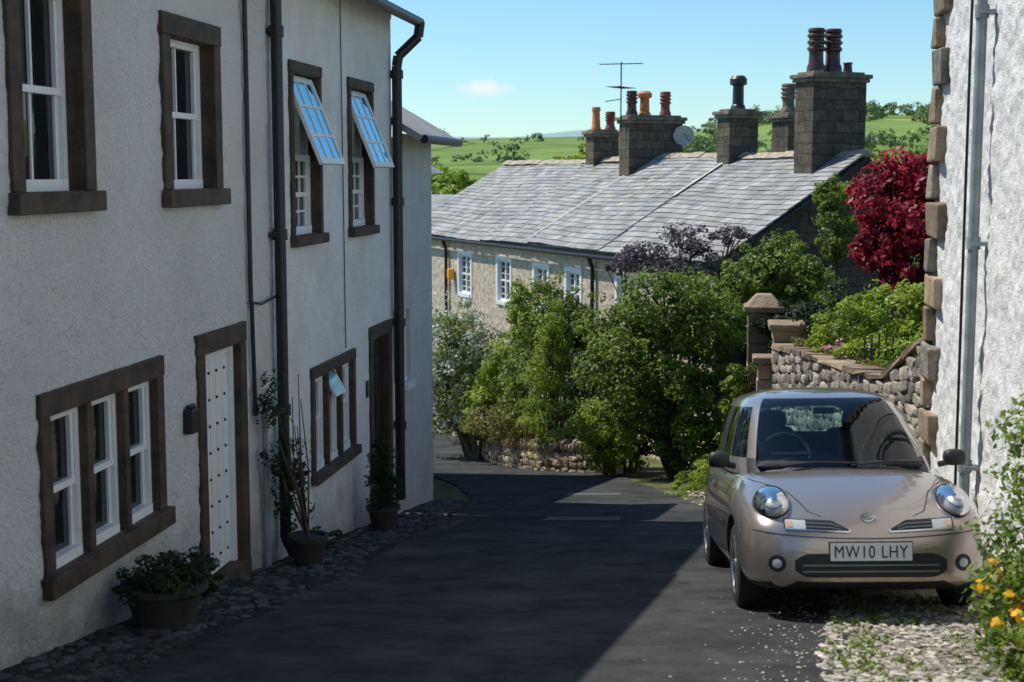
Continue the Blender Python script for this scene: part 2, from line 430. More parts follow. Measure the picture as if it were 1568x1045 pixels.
# ------------------------------------------------------------------ foliage
def leaf_mesh(name, blobs, n, size, mat, parent=None, clump=0.24, shell=0.45, top=None, aspect=0.55, leaf_per_clump=45):
    P = []; NRM = []; S = []
    w = np.array([(b[3]*b[4]*b[5])**(2/3) for b in blobs]); w /= w.sum()
    for b, wi in zip(blobs, w):
        nb = int(n*wi); nc = max(6, nb//leaf_per_clump)
        d = rng.normal(size=(nc, 3)); d /= np.linalg.norm(d, axis=1)[:, None]
        rad = rng.uniform(shell, 1.0, nc)**0.6
        lump = 1 + 0.25*np.sin(d[:,0]*5+b[0]*3)*np.cos(d[:,2]*4+b[1]*2) + rng.normal(0, .12, nc)
        c0 = d*(rad*lump)[:, None]
        R = np.array(b[3:6])
        cs = rng.uniform(0, 1, nc)
        idx = rng.integers(0, nc, nb)
        csz = rng.uniform(.5, 1.4, nc)
        loc = rng.normal(size=(nb, 3)); loc /= np.maximum(np.linalg.norm(loc, axis=1)[:, None], .6)
        p = c0[idx]*R + loc*(clump*R.mean()*csz[idx])[:, None]*np.array([1,1,.75])
        p += np.array(b[:3])
        nr = d[idx]*0.5 + loc*0.4 + np.array([0,0,.45]) + rng.normal(0, .45, (nb, 3))
        P.append(p); NRM.append(nr)
        S.append(np.clip(0.10+0.6*cs[idx]+rng.normal(0.12, .15, nb), 0, 1))
    P = np.concatenate(P); NR = np.concatenate(NRM); S = np.concatenate(S)
    n = len(P)
    NR /= np.linalg.norm(NR, axis=1)[:, None]
    t = np.cross(NR, rng.normal(size=(n, 3))); t /= np.linalg.norm(t, axis=1)[:, None]
    bb = np.cross(NR, t)
    Lh = (size*rng.uniform(.55, 1.2, n)/2)[:, None]
    V = np.empty((n, 4, 3))
    V[:,0] = P - t*Lh; V[:,1] = P + bb*Lh*aspect - NR*Lh*.15; V[:,2] = P + t*Lh - NR*Lh*.2; V[:,3] = P - bb*Lh*aspect - NR*Lh*.15
    me = bpy.data.meshes.new(name)
    me.vertices.add(4*n); me.vertices.foreach_set('co', V.ravel())
    me.loops.add(4*n); me.loops.foreach_set('vertex_index', np.arange(4*n, dtype=np.int32))
    me.polygons.add(n); me.polygons.foreach_set('loop_start', np.arange(0, 4*n, 4, dtype=np.int32))
    try: me.polygons.foreach_set('loop_total', np.full(n, 4, dtype=np.int32))
    except Exception: pass
    me.update(calc_edges=True)
    a = me.attributes.new('shade', 'FLOAT', 'FACE'); a.data.foreach_set('value', S.astype(np.float32))
    me.materials.append(mat)
    o = bpy.data.objects.new(name, me); scene.collection.objects.link(o)
    if parent: adopt(o, parent)
    return o

def plant(name, base, blobs, n, size, mat, trunk_r=0.06, stems=1, **kw):
    g = group(name, base)
    leaf_mesh('foliage', blobs, n, size, mat, g, **kw)
    mb = MB(); B = Vector(base)
    for s in range(stems):
        b0 = B + Vector((random.uniform(-.15,.15), random.uniform(-.15,.15), -.1))*(stems > 1)
        for b in blobs:
            if random.random() < 0.15 and len(blobs) > 4: continue
            c = Vector(b[:3]); mid = b0.lerp(c, .45) + Vector((random.uniform(-.1,.1), random.uniform(-.1,.1), .1))*b[3]
            mb.tube([b0, mid, c], [trunk_r, trunk_r*.6, trunk_r*.3], MAT['bark'], 7)
            for k in range(5):
                d = Vector((random.gauss(0,1), random.gauss(0,1), random.gauss(.2,.8))).normalized()
                e = c + Vector((d.x*b[3], d.y*b[4], d.z*b[5]))*.85
                mb.tube([mid.lerp(c, random.uniform(.3,1)), e], [trunk_r*.35, trunk_r*.12], MAT['bark'], 5)
    mb.build('branches', g, smooth=True)
    return g

G_MID = leaf_mat('leaf_green', (0.022, 0.055, 0.010), (0.27, 0.38, 0.045))
G_YEL = leaf_mat('leaf_yellow_green', (0.06, 0.13, 0.010), (0.42, 0.54, 0.05))
G_DRK = leaf_mat('leaf_dark_green', (0.008, 0.020, 0.007), (0.045, 0.08, 0.020))
G_OLV = leaf_mat('leaf_olive', (0.045, 0.050, 0.012), (0.33, 0.29, 0.07))
G_PUR = leaf_mat('leaf_purple', (0.025, 0.020, 0.024), (0.19, 0.145, 0.16), .25)
G_RED = leaf_mat('leaf_red', (0.07, 0.006, 0.010), (0.55, 0.035, 0.06), .45)
G_WHT = leaf_mat('leaf_blossom', (0.14, 0.20, 0.07), (0.76, 0.80, 0.64), .3)
G_FAR = leaf_mat('leaf_far', (0.045, 0.085, 0.035), (0.20, 0.28, 0.08), .2)
F_YEL = leaf_mat('petal_yellow', (0.75, 0.25, 0.01), (0.85, 0.55, 0.02), .3)
F_PNK = leaf_mat('petal_pink', (0.5, 0.1, 0.25), (0.8, 0.5, 0.6), .3)

def gz(x, y): return (x, y, zgf(x, y))
plant('large_shrub', gz(-0.7, 24.6), [(-0.9, 24.3, -2.30, .95, .9, .70), (-1.65, 24.6, -2.75, .7, .8, .6), (-.25, 24.3, -2.6, .7, .8, .7),
      (-.95, 24.1, -3.3, 1.15, .95, .75), (-.2, 24.1, -3.9, .75, .8, .75), (-1.35, 24.4, -4.0, .65, .7, .6), (-.45, 23.9, -4.6, .65, .6, .45)],
      38000, .088, G_MID, .07, 2, clump=.2)
plant('garden_shrub', gz(-3.3, 28.3), [(-3.55, 28, -2.75, .55, .6, .75), (-3.1, 27.8, -3.3, .6, .7, .85), (-3.6, 28, -4.1, .7, .7, .9), (-2.5, 27.6, -3.9, .65, .7, .85), (-2.75, 27.8, -2.9, .4, .5, .5)],
      24000, .085, G_MID, .05, 2)
plant('columnar_conifer', gz(-3.15, 26.9), [(-3.15, 26.9, -4.6, .5, .5, .8), (-3.15, 26.9, -3.7, .42, .42, .8), (-3.1, 26.9, -2.9, .28, .3, .6)],
      13000, .07, G_YEL, .05, aspect=.3)
plant('blossom_bush', gz(-5.4, 31), [(-5.75, 30.8, -3.5, .75, .7, .75), (-5.0, 30.5, -3.9, .7, .7, .7), (-5.9, 30.6, -4.6, .7, .7, .8), (-5.1, 30.4, -4.9, .7, .7, .7)],
      9000, .10, G_WHT, .05, 2)
plant('garden_shrub', gz(-5.2, 30.4), [(-5.6, 30.5, -3.9, .85, .7, .9), (-4.9, 30.2, -4.7, .8, .7, .8), (-6.1, 31, -4.9, .7, .7, .9)], 8000, .09, G_MID, .05, 2)
plant('garden_shrub', gz(-4.3, 29.4), [(-4.4, 29.2, -4.2, .5, .6, .8), (-4.0, 29.2, -3.0, .35, .5, .7), (-4.7, 29.5, -5, .6, .6, .5)], 11000, .09, G_YEL, .05, 2)
plant('spirea_hedge', gz(-3.9, 28.2), [(-4.5, 29.0, -5.1, .75, .6, .42), (-3.7, 27.9, -5.0, .75, .6, .45), (-2.9, 27.4, -4.9, .65, .5, .45), (-5.5, 31.2, -5.6, .6, .6, .45)],
      18000, .065, G_OLV, .03, 2)
plant('box_bush', gz(-1.95, 25.1), [(-2.05, 25.1, -4.5, .52, .5, .42), (-1.75, 25.0, -4.9, .5, .4, .35)], 10000, .07, G_YEL, .03, 2)
plant('dark_shrub', gz(-1.6, 26.2), [(-2.0, 26.2, -3.9, .8, .6, .8), (-1.3, 25.8, -4.6, .8, .6, .6)], 8000, .09, G_DRK, .04, 2)
plant('purple_smoke_bush', gz(-.9, 27.4), [(-.5, 27.3, -1.25, .50, .45, .24), (-1.4, 27.4, -1.5, .42, .45, .24), (-1.9, 27.6, -1.75, .33, .4, .2), (.25, 27.1, -1.15, .28, .3, .2), (-.6, 27.4, -1.8, .9, .5, .3)],
      5500, .085, G_PUR, .06, 1, clump=.42)
plant('garden_shrub', (1.1, 25.4, -3.2), [(1.05, 25.3, -1.65, .62, .6, .58), (.5, 25.5, -1.85, .45, .5, .4), (1.5, 25.1, -2.0, .45, .5, .5), (.3, 25.2, -2.5, .5,.5,.45)], 15000, .085, G_MID, .05, 1)
plant('rowan_bush', (1.95, 24.6, -3.2), [(1.95, 24.6, -.35, .42, .4, .35), (2.0, 24.6, -1.0, .35, .4, .5)], 4500, .08, G_MID, .04, 1)
plant('acer_tree', (3.0, 22.6, -3.2), [(2.55, 22.4, -.35, .55, .6, .5), (3.2, 22.5, .05, .6, .6, .42), (3.0, 22.1, -.75, .75, .6, .5), (3.5, 22.4, -.6, .6, .6, .6), (2.5, 22.3, -1.15, .5, .5, .4), (3.3, 22.1, -1.3, .55, .5, .4), (2.75, 22.0, -1.55, .35, .4, .28)],
      13000, .13, G_RED, .06, 1, clump=.30)
plant('garden_hedge', (2.3, 19.4, -3), [(1.75, 19.6, -2.05, .5, .5, .38), (2.4, 19.3, -1.85, .55, .5, .42), (2.9, 19.0, -1.75, .5, .5, .4), (2.1, 18.8, -2.35, .6, .4, .28), (2.7, 18.3, -2.3, .6, .5, .35)],
      16000, .07, G_YEL, .03, 2)
plant('garden_hedge', (2.3, 22, -3), [(1.9, 21.6, -2.2, .6, .5, .5), (1.2, 22.9, -2.45, .5, .5, .4)], 9000, .08, G_DRK, .03, 2)
plant('tall_tree', (4.2, 27.5, -3.5), [(4.1, 27.3, -.3, .8, .8, .8), (4.7, 27.3, .2, .7, .8, .6), (4.3, 27, -1.3, .9, .8, .8)], 9000, .13, G_MID, .1, 1)
plant('verge_weeds', gz(-.1, 21.5), [(-.35, 21.6, -4.75, .3, .3, .28), (-.05, 22.3, -4.8, .4, .4, .35), (.1, 20.8, -4.6, .25, .3, .2), (-.5, 20.4, -4.65, .15, .3, .08)], 3800, .09, G_YEL, .01, 2, aspect=.2)
leaf_mesh('garden_flowers', [(2.0, 18.6, -2.25, .6, .3, .12), (1.7, 19.2, -2.3, .4, .3, .12)], 200, .06, F_PNK)
plant('ivy_clump', (1.25, 20.6, -2.6), [(1.2, 20.9, -2.55, .2, .5, .16), (1.5, 19.6, -2.5, .2, .5, .14), (1.85, 17.6, -2.4, .2, .5, .1)], 4500, .05, G_OLV, .01, 1)

plant('flowering_shrub', gz(1.95, 8.6), [(2.0, 8.9, -1.75, .22, .35, .42), (1.86, 8.6, -2.2, .24, .32, .33), (1.66, 8.1, -2.42, .2, .28, .24), (1.95, 8.1, -2.35, .3, .35, .36), (1.66, 7.5, -2.5, .22, .22, .18), (1.95, 7.6, -2.35, .25, .3, .3)],
      7500, .055, G_MID, .012, 3, clump=.38, leaf_per_clump=18)
leaf_mesh('marigold_flowers', [(1.62, 8.1, -2.3, .18, .2, .12), (1.64, 7.5, -2.36, .18, .2, .1), (1.8, 7.8, -2.25, .15, .2, .12)], 300, .045, F_YEL, clump=.16, leaf_per_clump=10, aspect=.9)
weeds = []
for i in range(90):
    y = random.uniform(6.8, 10.2); x = np.interp(y, [5, 8, 11], [.7, .75, 1.1]) + random.choice([random.uniform(-.15,.2), random.uniform(0, 1.2)])
    weeds.append((x, y, zgf(x, y)+.03, random.uniform(.03,.12), random.uniform(.03,.12), .03))
leaf_mesh('ground_weeds', weeds, 7000, .03, G_MID, leaf_per_clump=8, aspect=.4)

def bgtree(x, y, top, r, mat=G_MID, n=4000, size=.3, name='background_tree'):
    z0 = zgf(x, y); bl = []
    for k in range(6):
        a = random.uniform(0, 6.28)
        bl.append((x+math.cos(a)*r*.45, y+math.sin(a)*r*.45, top - r*.6 - abs(random.gauss(0, .5))*r*1.1, r*.62, r*.62, r*.5))
    plant(name, (x, y, z0), bl, n, size, mat, r*.09, 1)
for (x, y, top, r) in [(-12.4, 60, .85, 2.0), (-10.4, 58, .45, 1.8), (-8.6, 60, .25, 1.6), (-14, 66, .9, 2.2), (-10.5, 51, -.4, 1.7), (-12, 54, .2, 1.8), (-8.9, 54, -.5, 1.6)]:
    bgtree(x, y, top, r, G_YEL, 5500)
for (x, y, top, r) in [(-8.5, 75, 1.3, 2.2), (-5.5, 72, 1.6, 2.0), (-3.0, 68, 1.4, 1.9), (-6.8, 70, 1.3, 1.8)]:
    bgtree(x, y, top, r, G_YEL)
for (x, y, top, r) in [(1.0, 60, 1.5, 1.7), (3.2, 66, 1.6, 2.0), (5.6, 62, 1.5, 1.8), (9.5, 64, 1.9, 2.2), (8.5, 55, 1.2, 1.8), (12, 60, 2.2, 2.4)]:
    bgtree(x, y, top, r, G_MID)
bl = []
for i in range(260):
    y = random.uniform(330, 640); x = y*random.uniform(-.02, .24)
    if math.sin(x*.05)*math.cos(y*.03) > .25: continue
    r = random.uniform(2.5, 5); bl.append((x, y, zgf(x, y)+r*.4, r*1.4, r, r*.7))
for (xa, ya, xb, yb, n) in [(-140, 420, -20, 380, 30), (-75, 300, -70, 560, 10), (-110, 270, -15, 250, 30), (-150, 560, -20, 540, 16), (-150, 622, -30, 620, 5)]:
    for k in range(n):
        t = (k+random.random())/n; x = xa+(xb-xa)*t; y = ya+(yb-ya)*t
        r = random.uniform(.7, 1.2) if random.random() < .88 else random.uniform(2.2, 4.2)
        bl.append((x, y, zgf(x, y)+r*.6, r*1.8, r*1.3, r))
leaf_mesh('distant_woodland', bl, 46000, 1.3, G_FAR, leaf_per_clump=14)

# ------------------------------------------------------------------ walls
def wall_x(mb, x, y0, y1, z0, z1, ops, mat, rmat, depth=.14, grid=None, amp=.010):
    ysr = sorted(set([y0, y1]+[o[0] for o in ops]+[o[1] for o in ops]))
    zsr = sorted(set([z0, z1]+[o[2] for o in ops]+[o[3] for o in ops]))
    if grid:
        def fill(a, lo, hi):
            r = []
            for i in range(len(a)-1):
                n = max(1, int((a[i+1]-a[i])/grid)) if a[i+1] > lo and a[i] < hi else 1
                r += [a[i]+(a[i+1]-a[i])*k/n for k in range(n)]
            return r+[a[-1]]
        ysr = fill(sorted(set(ysr+[6.0])) if y0 < 6 else ysr, 6.001, 99); zsr = fill(zsr, -99, 99)
        nY, nZ = len(ysr), len(zsr)
        v = []
        for z in zsr:
            for y in ysr:
                d = noise.noise(Vector((y*7, z*7, 3)))*amp + noise.noise(Vector((y*17, z*17, 7)))*amp*.9 + noise.noise(Vector((y*1.1, z*1.1, 1)))*amp*.8
                v.append((x+max(-.02, min(.022, d)), y, z))
        f = []
        for j in range(nZ-1):
            for i in range(nY-1):
                cy = (ysr[i]+ysr[i+1])/2; cz = (zsr[j]+zsr[j+1])/2
                if any(o[0] < cy < o[1] and o[2] < cz < o[3] for o in ops): continue
                f.append((j*nY+i, j*nY+i+1, (j+1)*nY+i+1, (j+1)*nY+i))
        mb.add(v, f, mat)
    else:
        for i in range(len(ysr)-1):
            for j in range(len(zsr)-1):
                cy = (ysr[i]+ysr[i+1])/2; cz = (zsr[j]+zsr[j+1])/2
                if any(o[0] < cy < o[1] and o[2] < cz < o[3] for o in ops): continue
                mb.quad((x, ysr[i], zsr[j]), (x, ysr[i+1], zsr[j]), (x, ysr[i+1], zsr[j+1]), (x, ysr[i], zsr[j+1]), mat)
    for (a, b, c, d) in ops:
        xi = x-depth
        mb.quad((x,a,c),(x,b,c),(xi,b,c),(xi,a,c), rmat)
        mb.quad((x,a,d),(xi,a,d),(xi,b,d),(x,b,d), rmat)
        mb.quad((x,a,c),(xi,a,c),(xi,a,d),(x,a,d), rmat)
        mb.quad((x,b,c),(x,b,d),(xi,b,d),(xi,b,c), rmat)

def surround(mb, x, a, b, c, d, j=.14, lint=.16, sill=.13, door=False):
    T = MAT['stone_trim']
    mb.box(x-.02, x+.03, a-j, a-.001, c, d, T); mb.box(x-.02, x+.03, b+.001, b+j, c, d, T)
    mb.box(x-.02, x+.034, a-j-.01, b+j+.01, d+.001, d+lint, T)
    if not door: mb.box(x-.02, x+.08, a-j-.03, b+j+.03, c-sill, c-.001, T)

def sash(mb, x, a, b, c, d, nv=1, nh=0, split=.5, t=.045, rec=.12):
    W = MAT['white_paint']; xi = x-rec
    mb.box(xi-.05, xi+.02, a, a+t, c, d, W); mb.box(xi-.05, xi+.02, b-t, b, c, d, W)
    mb.box(xi-.05, xi+.02, a+t, b-t, d-t, d, W); mb.box(xi-.05, xi+.045, a+t, b-t, c, c+t*1.3, W)
    zm = c+(d-c)*split
    if split: mb.box(xi-.03, xi+.012, a+t, b-t, zm-.022, zm+.022, W)
    for (lo, hi, xo) in (((c+t*1.3, zm-.022, -.012), (zm+.022, d-t, 0.004)) if split else ((c+t*1.3, d-t, 0),)):
        mb.box(xi-.03+xo, xi+xo, a+t, a+t+.035, lo, hi, W); mb.box(xi-.03+xo, xi+xo, b-t-.035, b-t, lo, hi, W)
        for k in range(nv):
            yc = a+(b-a)*(k+1)/(nv+1); mb.box(xi-.028+xo, xi-.006+xo, yc-.011, yc+.011, lo, hi, W)
        for k in range(nh):
            zc = lo+(hi-lo)*(k+1)/(nh+1); mb.box(xi-.027+xo, xi-.007+xo, a+t+.035, b-t-.035, zc-.011, zc+.011, W)
    mb.quad((xi-.03,a,c),(xi-.03,b,c),(xi-.03,b,d),(xi-.03,a,d), MAT['glass_dark'])

HX = -4.0
g1 = group('white_terraced_house', (HX, 8, zgf(HX, 8)))
A = (7.80, 8.60, -.11, 1.12); B = (10.07, 10.98, -.12, 1.0)
zc0, zc1 = -2.43, -1.46
C = [(7.99+i*.575, 7.99+i*.575+.495, zc0, zc1) for i in range(3)]
D = (10.62, 11.45, -3.30, -1.42)
A0 = (5.0, 5.9, -.11, 1.12)
mb = MB()
wall_x(mb, HX, -3, 12.6, -4.5, 2.0, [A, B, D, A0]+C, MAT['stucco'], MAT['stone_trim'], .16, grid=.032, amp=.012)
mb.build('front_wall', g1, smooth=True)
mb = MB()
mb.quad((HX,-3,-4.5),(HX-7,-3,-4.5),(HX-7,-3,2),(HX,-3,2), MAT['stucco'])
mb.quad((HX,12.6,-4.5),(HX-7,12.6,-4.5),(HX-7,12.6,2),(HX,12.6,2), MAT['stucco'])
mb.build('gable_walls', g1)
mb = MB()
for o in (A, B, A0): surround(mb, HX, *o, j=.15)
surround(mb, HX, C[0][0], C[2][1], zc0, zc1, j=.13, lint=.15)
T = MAT['stone_trim']
for i in (0, 1): mb.box(HX-.11, HX+.027, C[i][1]+.001, C[i+1][0]-.001, zc0+.001, zc1-.001, T)
surround(mb, HX, *D, j=.15, lint=.17, door=True)
mb.build('stone_surrounds', g1, bevel=.008)
mb = MB()
for o in (A, B, A0): sash(mb, HX, *o, nv=1, rec=.115, t=.055)
for o in C: sash(mb, HX, *o, nv=0, t=.05, rec=.055)
mb.build('sash_windows', g1)
mb = MB()
W = MAT['white_paint']
mb.box(HX-.14, HX-.04, D[0], D[0]+.06, D[2], D[3], W); mb.box(HX-.14, HX-.04, D[1]-.06, D[1], D[2], D[3], W); mb.box(HX-.14, HX-.04, D[0]+.06, D[1]-.06, D[3]-.06, D[3], W)
for k in range(5):
    w = (D[1]-D[0]-.12)/5; mb.box(HX-.13, HX-.075, D[0]+.06+k*w+.004, D[0]+.06+(k+1)*w-.004, D[2]+.02, D[3]-.06, W)
for r_ in range(8):
    for k in range(4):
        mb.cyl((HX-.076, D[0]+.14+k*.18, D[2]+.15+r_*.22), (HX-.062, D[0]+.14+k*.18, D[2]+.15+r_*.22), .014, .010, MAT['black_iron'], 8)
mb.box(HX-.14, HX+.05, D[0]-.1, D[1]+.1, D[2]-.2, D[2]+.01, MAT['stone_trim'])
mb.build('front_door', g1)
mb = MB()
def roofbit(mb, x, y0, y1, ze, rise=2.3, run=3.6, ov=.3):
    mb.quad((x+ov, y0, ze-ov*.64), (x+ov, y1, ze-ov*.64), (x-run, y1, ze+rise), (x-run, y0, ze+rise), MAT['slate'])
    mb.quad((x+ov, y0, ze-ov*.64-.06), (x-.02, y0, ze-.06), (x-.02, y1, ze-.06), (x+ov, y1, ze-ov*.64-.06), MAT['stone_trim'])
    mb.quad((x-run, y0, ze+rise), (x-run, y1, ze+rise), (x-2*run, y1, ze), (x-2*run, y0, ze), MAT['slate'])
    mb.add([(x, y1, ze-.2), (x-2*run, y1, ze-.2), (x-2*run, y1, ze), (x-run, y1, ze+rise), (x, y1, ze)], [(0,1,2,3,4)], MAT['stucco_grey'])
    mb.cyl((x+ov+.04, y0, ze-ov*.64-.05), (x+ov+.04, y1+.08, ze-ov*.64-.05), .062, .062, MAT['black_iron'], 12)
roofbit(mb, HX, -3, 12.6, 2.1)
mb.build('roof', g1)
mb = MB()
BI = MAT['black_iron']
px = HX+.085
mb.tube([(px+.15, 12.5, 1.85), (px, 12.42, 1.6), (px, 12.42, -3.35), (px+.1, 12.38, -3.5)], .052, BI, 12)
for z in (1.2, -.6, -2.2): mb.cyl((px, 12.42, z), (px, 12.42, z+.1), .068, .068, BI, 12); mb.box(HX, px+.02, 12.34, 12.50, z+.03, z+.07, BI)
mb.tube([(HX+.035, 11.72, 2.0), (HX+.035, 11.72, 1.0), (HX+.035, 11.72, -1.1)], .022, BI, 8)
mb.tube([(HX+.035, 11.74, -1.1), (HX+.035, 11.78, -2.1)], .02, BI, 8)
mb.tube([(HX+.03, 11.72, -1.1), (HX+.04, 12.0, -1.14), (HX+.05, 12.42, -1.10)], .012, BI, 6)
mb.tube([(HX+.06, 11.95, -2.1), (HX+.06, 11.97, -3.6)], .03, MAT['grey_pipe'], 8)
mb.build('downpipes', g1, smooth=True)
mb = MB()
mb.box(HX-.01, HX+.08, 10.17, 10.33, -1.97, -1.78, BI); mb.box(HX+.02, HX+.06, 10.19, 10.31, -1.78, -1.75, BI)
mb.build('wall_lamp_box', g1, bevel=.012)

H2 = HX-.02
g2 = group('white_terraced_house', (H2, 15, zgf(H2, 15)))
E = (13.18, 14.05, -.60, .95); F = (15.32, 16.25, -.60, .93)
Gw = [(13.74+i*.53, 13.74+i*.53+.46, -3.03, -2.06) for i in range(3)]
H = (16.2, 17.0, -4.5, -1.95)
mb = MB()
wall_x(mb, H2, 12.601, 17.35, -5, 1.98, [E, F, H]+Gw, MAT['stucco_b'], MAT['stone_trim'], .16, grid=.05, amp=.005)
mb.build('front_wall', g2, smooth=True)
mb = MB()
mb.quad((H2,17.35,-5),(H2-7,17.35,-5),(H2-7,17.35,2.0),(H2,17.35,2.0), MAT['stucco_b'])
mb.build('gable_wall', g2)
mb = MB()
for o in (E, F): surround(mb, H2, *o, j=.09, lint=.11, sill=.10)
surround(mb, H2, Gw[0][0], Gw[2][1], -3.03, -2.06, j=.10, lint=.12, sill=.1)
for i in (0, 1): mb.box(H2-.10, H2+.027, Gw[i][1]+.001, Gw[i+1][0]-.001, -3.029, -2.061, T)
surround(mb, H2, *H, j=.14, lint=.16, door=True)
mb.build('stone_surrounds', g2, bevel=.008)
mb = MB()
for o in (E, F):
    sash(mb, H2, o[0], o[1], o[2], .18, nv=2, nh=1, split=.5, t=.06, rec=.10)
    xi = H2-.12
    mb.box(xi-.05, xi+.02, o[0], o[0]+.045, .181, o[3], W); mb.box(xi-.05, xi+.02, o[1]-.045, o[1], .181, o[3], W); mb.box(xi-.05, xi+.02, o[0]+.045, o[1]-.045, o[3]-.045, o[3], W)
    mb.quad((xi-.2,o[0],.18),(xi-.2,o[1],.18),(xi-.2,o[1],o[3]),(xi-.2,o[0],o[3]), MAT['glass_dark'])
    ang = math.radians(22); hx = xi+.06; hz = o[3]-.03; hh = .90
    dn = Vector((math.sin(ang), 0, -math.cos(ang))); nn = Vector((math.cos(ang), 0, math.sin(ang)))
    def vb(y0, y1, s0, s1, mat, th=.018, off=0):
        c = Vector((hx, (y0+y1)/2, hz)) + dn*((s0+s1)/2) + nn*off
        mb.obox(c, nn*th, Vector((0, (y1-y0)/2, 0)), dn*((s1-s0)/2), mat)
    y0, y1 = o[0]+.02, o[1]-.02
    vb(y0, y0+.055, 0, hh, W); vb(y1-.055, y1, 0, hh, W); vb(y0+.055, y1-.055, 0, .05, W); vb(y0+.055, y1-.055, hh-.06, hh, W)
    for k in (1, 2): yy = y0+(y1-y0)*k/3; vb(yy-.014, yy+.014, .05, hh-.06, W, .012)
    for k in (1, 2): ss = hh*k/3; vb(y0+.055, y1-.055, ss-.014, ss+.014, W, .0115)
    vb(y0+.055, y1-.055, .05, hh-.06, MAT['glass_sky'], .004)
for i, o in enumerate(Gw): sash(mb, H2, *o, nv=0, split=.55 if i != 1 else 0, t=.06, rec=.05)
c = Vector((H2+.01, (Gw[1][0]+Gw[1][1])/2, -2.2))
mb.obox(c, Vector((.012, 0, .006)), Vector((0, .19, 0)), Vector((.07, 0, -.13)), W)
mb.obox(c+Vector((.014, 0, .007)), Vector((.004, 0, .002)), Vector((0, .15, 0)), Vector((.052, 0, -.10)), MAT['glass_sky'])
mb.build('windows', g2)
mb = MB()
mb.box(H2-.13, H2-.07, H[0], H[1], H[2], H[3], MAT['red_brown'])
for (a, b_, c_, d_) in ((16.28, 16.57, -4.2, -3.3), (16.63, 16.92, -4.2, -3.3), (16.28, 16.57, -3.1, -2.2), (16.63, 16.92, -3.1, -2.2)):
    mb.box(H2-.07, H2-.058, a, b_, c_, d_, MAT['red_brown'])
mb.build('front_door', g2, bevel=.006)
mb = MB(); mb.box(H2-.01, H2+.012, 15.83, 16.0, -2.62, -2.36, MAT['white_paint']); mb.box(H2+.012, H2+.016, 15.85, 15.98, -2.59, -2.39, MAT['black_iron'])
mb.build('house_number_plaque', g2)
mb = MB(); roofbit(mb, H2, 12.601, 17.4, 2.08); mb.build('roof', g2)
mb = MB()
px = H2+.09
mb.tube([(H2+.36, 17.40, 1.84), (H2+.34, 17.38, 1.66), (px+.02, 17.28, 1.42), (px, 17.28, 1.3), (px, 17.28, -4.1)], .062, BI, 12)
for z in (1.15, -.4, -1.9, -3.2): mb.cyl((px, 17.28, z), (px, 17.28, z+.1), .08, .08, BI, 12)
mb.tube([(H2+.015, 12.78, 1.9), (H2+.015, 12.82, -3.0)], .012, BI, 6)
mb.tube([(H2+.012, 14.95, 1.9), (H2+.012, 14.97, .6), (H2+.012, 15.0, -1.9)], .006, BI, 6)
mb.build('downpipes', g2, smooth=True)

g3 = group('rendered_cottage', (HX, 18.5, zgf(HX, 18.5)))
mb = MB()
w3 = (17.75, 18.15, -2.7, -1.75)
wall_x(mb, HX+.02, 17.40, 19.6, -5.5, .5, [w3], MAT['stucco_grey'], MAT['stucco_grey'])
mb.quad((HX+.02,19.6,-5.5),(HX-5,19.6,-5.5),(HX-5,19.6,.5),(HX+.02,19.6,.5), MAT['stucco_grey'])
mb.build('walls', g3)
mb = MB(); sash(mb, HX+.02, *w3, nv=0, rec=.08); mb.box(HX+.021, HX+.08, w3[0]-.06, w3[1]+.06, w3[2]-.08, w3[2]-.001, MAT['white_paint']); mb.build('window', g3)
mb = MB()
mb.obox((HX-.6, 18.55, .98), (.95, 0, -.55), (0, 1.22, 0), (.02, 0, .035), MAT['slate'])
mb.obox((HX-2.2, 18.55, 1.9), (.7, 0, -.4), (0, 1.22, 0), (.02, 0, .035), MAT['slate'])
mb.cyl((HX+.38, 17.4, .42), (HX+.38, 19.8, .42), .055, .055, BI)
mb.build('roof', g3)
g4 = group('rendered_cottage', (-5.35, 23, zgf(-5.35, 23)))
mb = MB(); mb.box(-10, -5.35, 19.7, 26.0, -7, .15, MAT['stucco_grey']); mb.build('walls', g4)
mb = MB()
mb.quad((-5.05, 19.65, 0), (-5.05, 26.1, 0), (-7.7, 26.1, 1.7), (-7.7, 19.65, 1.7), MAT['slate'])
mb.quad((-7.7, 19.65, 1.7), (-7.7, 26.1, 1.7), (-10.3, 26.1, 0), (-10.3, 19.65, 0), MAT['slate'])
mb.build('roof', g4)

# ------------------------------------------------------------------ right building
RX = 2.1; RY = 14.4
g5 = group('pebbledash_house', (RX, 12, zgf(RX, 12)))
mb = MB()
y0, y1, z0, z1 = 9.0, RY, -4.2, 4.2; st = .028
ny_, nz_ = int((y1-y0)/st), int((z1-z0)/st)
v = []
for j in range(nz_+1):
    for i in range(ny_+1):
        y = y0+(y1-y0)*i/ny_; z = z0+(z1-z0)*j/nz_
        d = noise.noise(Vector((y*6, z*6, 0)))*.022 + noise.noise(Vector((y*2, z*2, 5)))*.025 + noise.noise(Vector((y*15, z*15, 9)))*.016
        v.append((RX-d, y, z))
mb.add(v, [(j*(ny_+1)+i, (j+1)*(ny_+1)+i, (j+1)*(ny_+1)+i+1, j*(ny_+1)+i+1) for j in range(nz_) for i in range(ny_)], MAT['stucco_r'])
mb.build('street_wall', g5, smooth=True)
mb = MB(); mb.box(RX, RX+.05, -3, 8.99, -4.2, 4.2, MAT['stucco_r']); mb.build('walls', g5)
mb = MB(); mb.box(RX+.07, 8, -3, RY-.02, -4.5, 4.15, MAT['stucco_r']); mb.build('house_body', g5)
mb = MB()
z = -4.0; k = 0
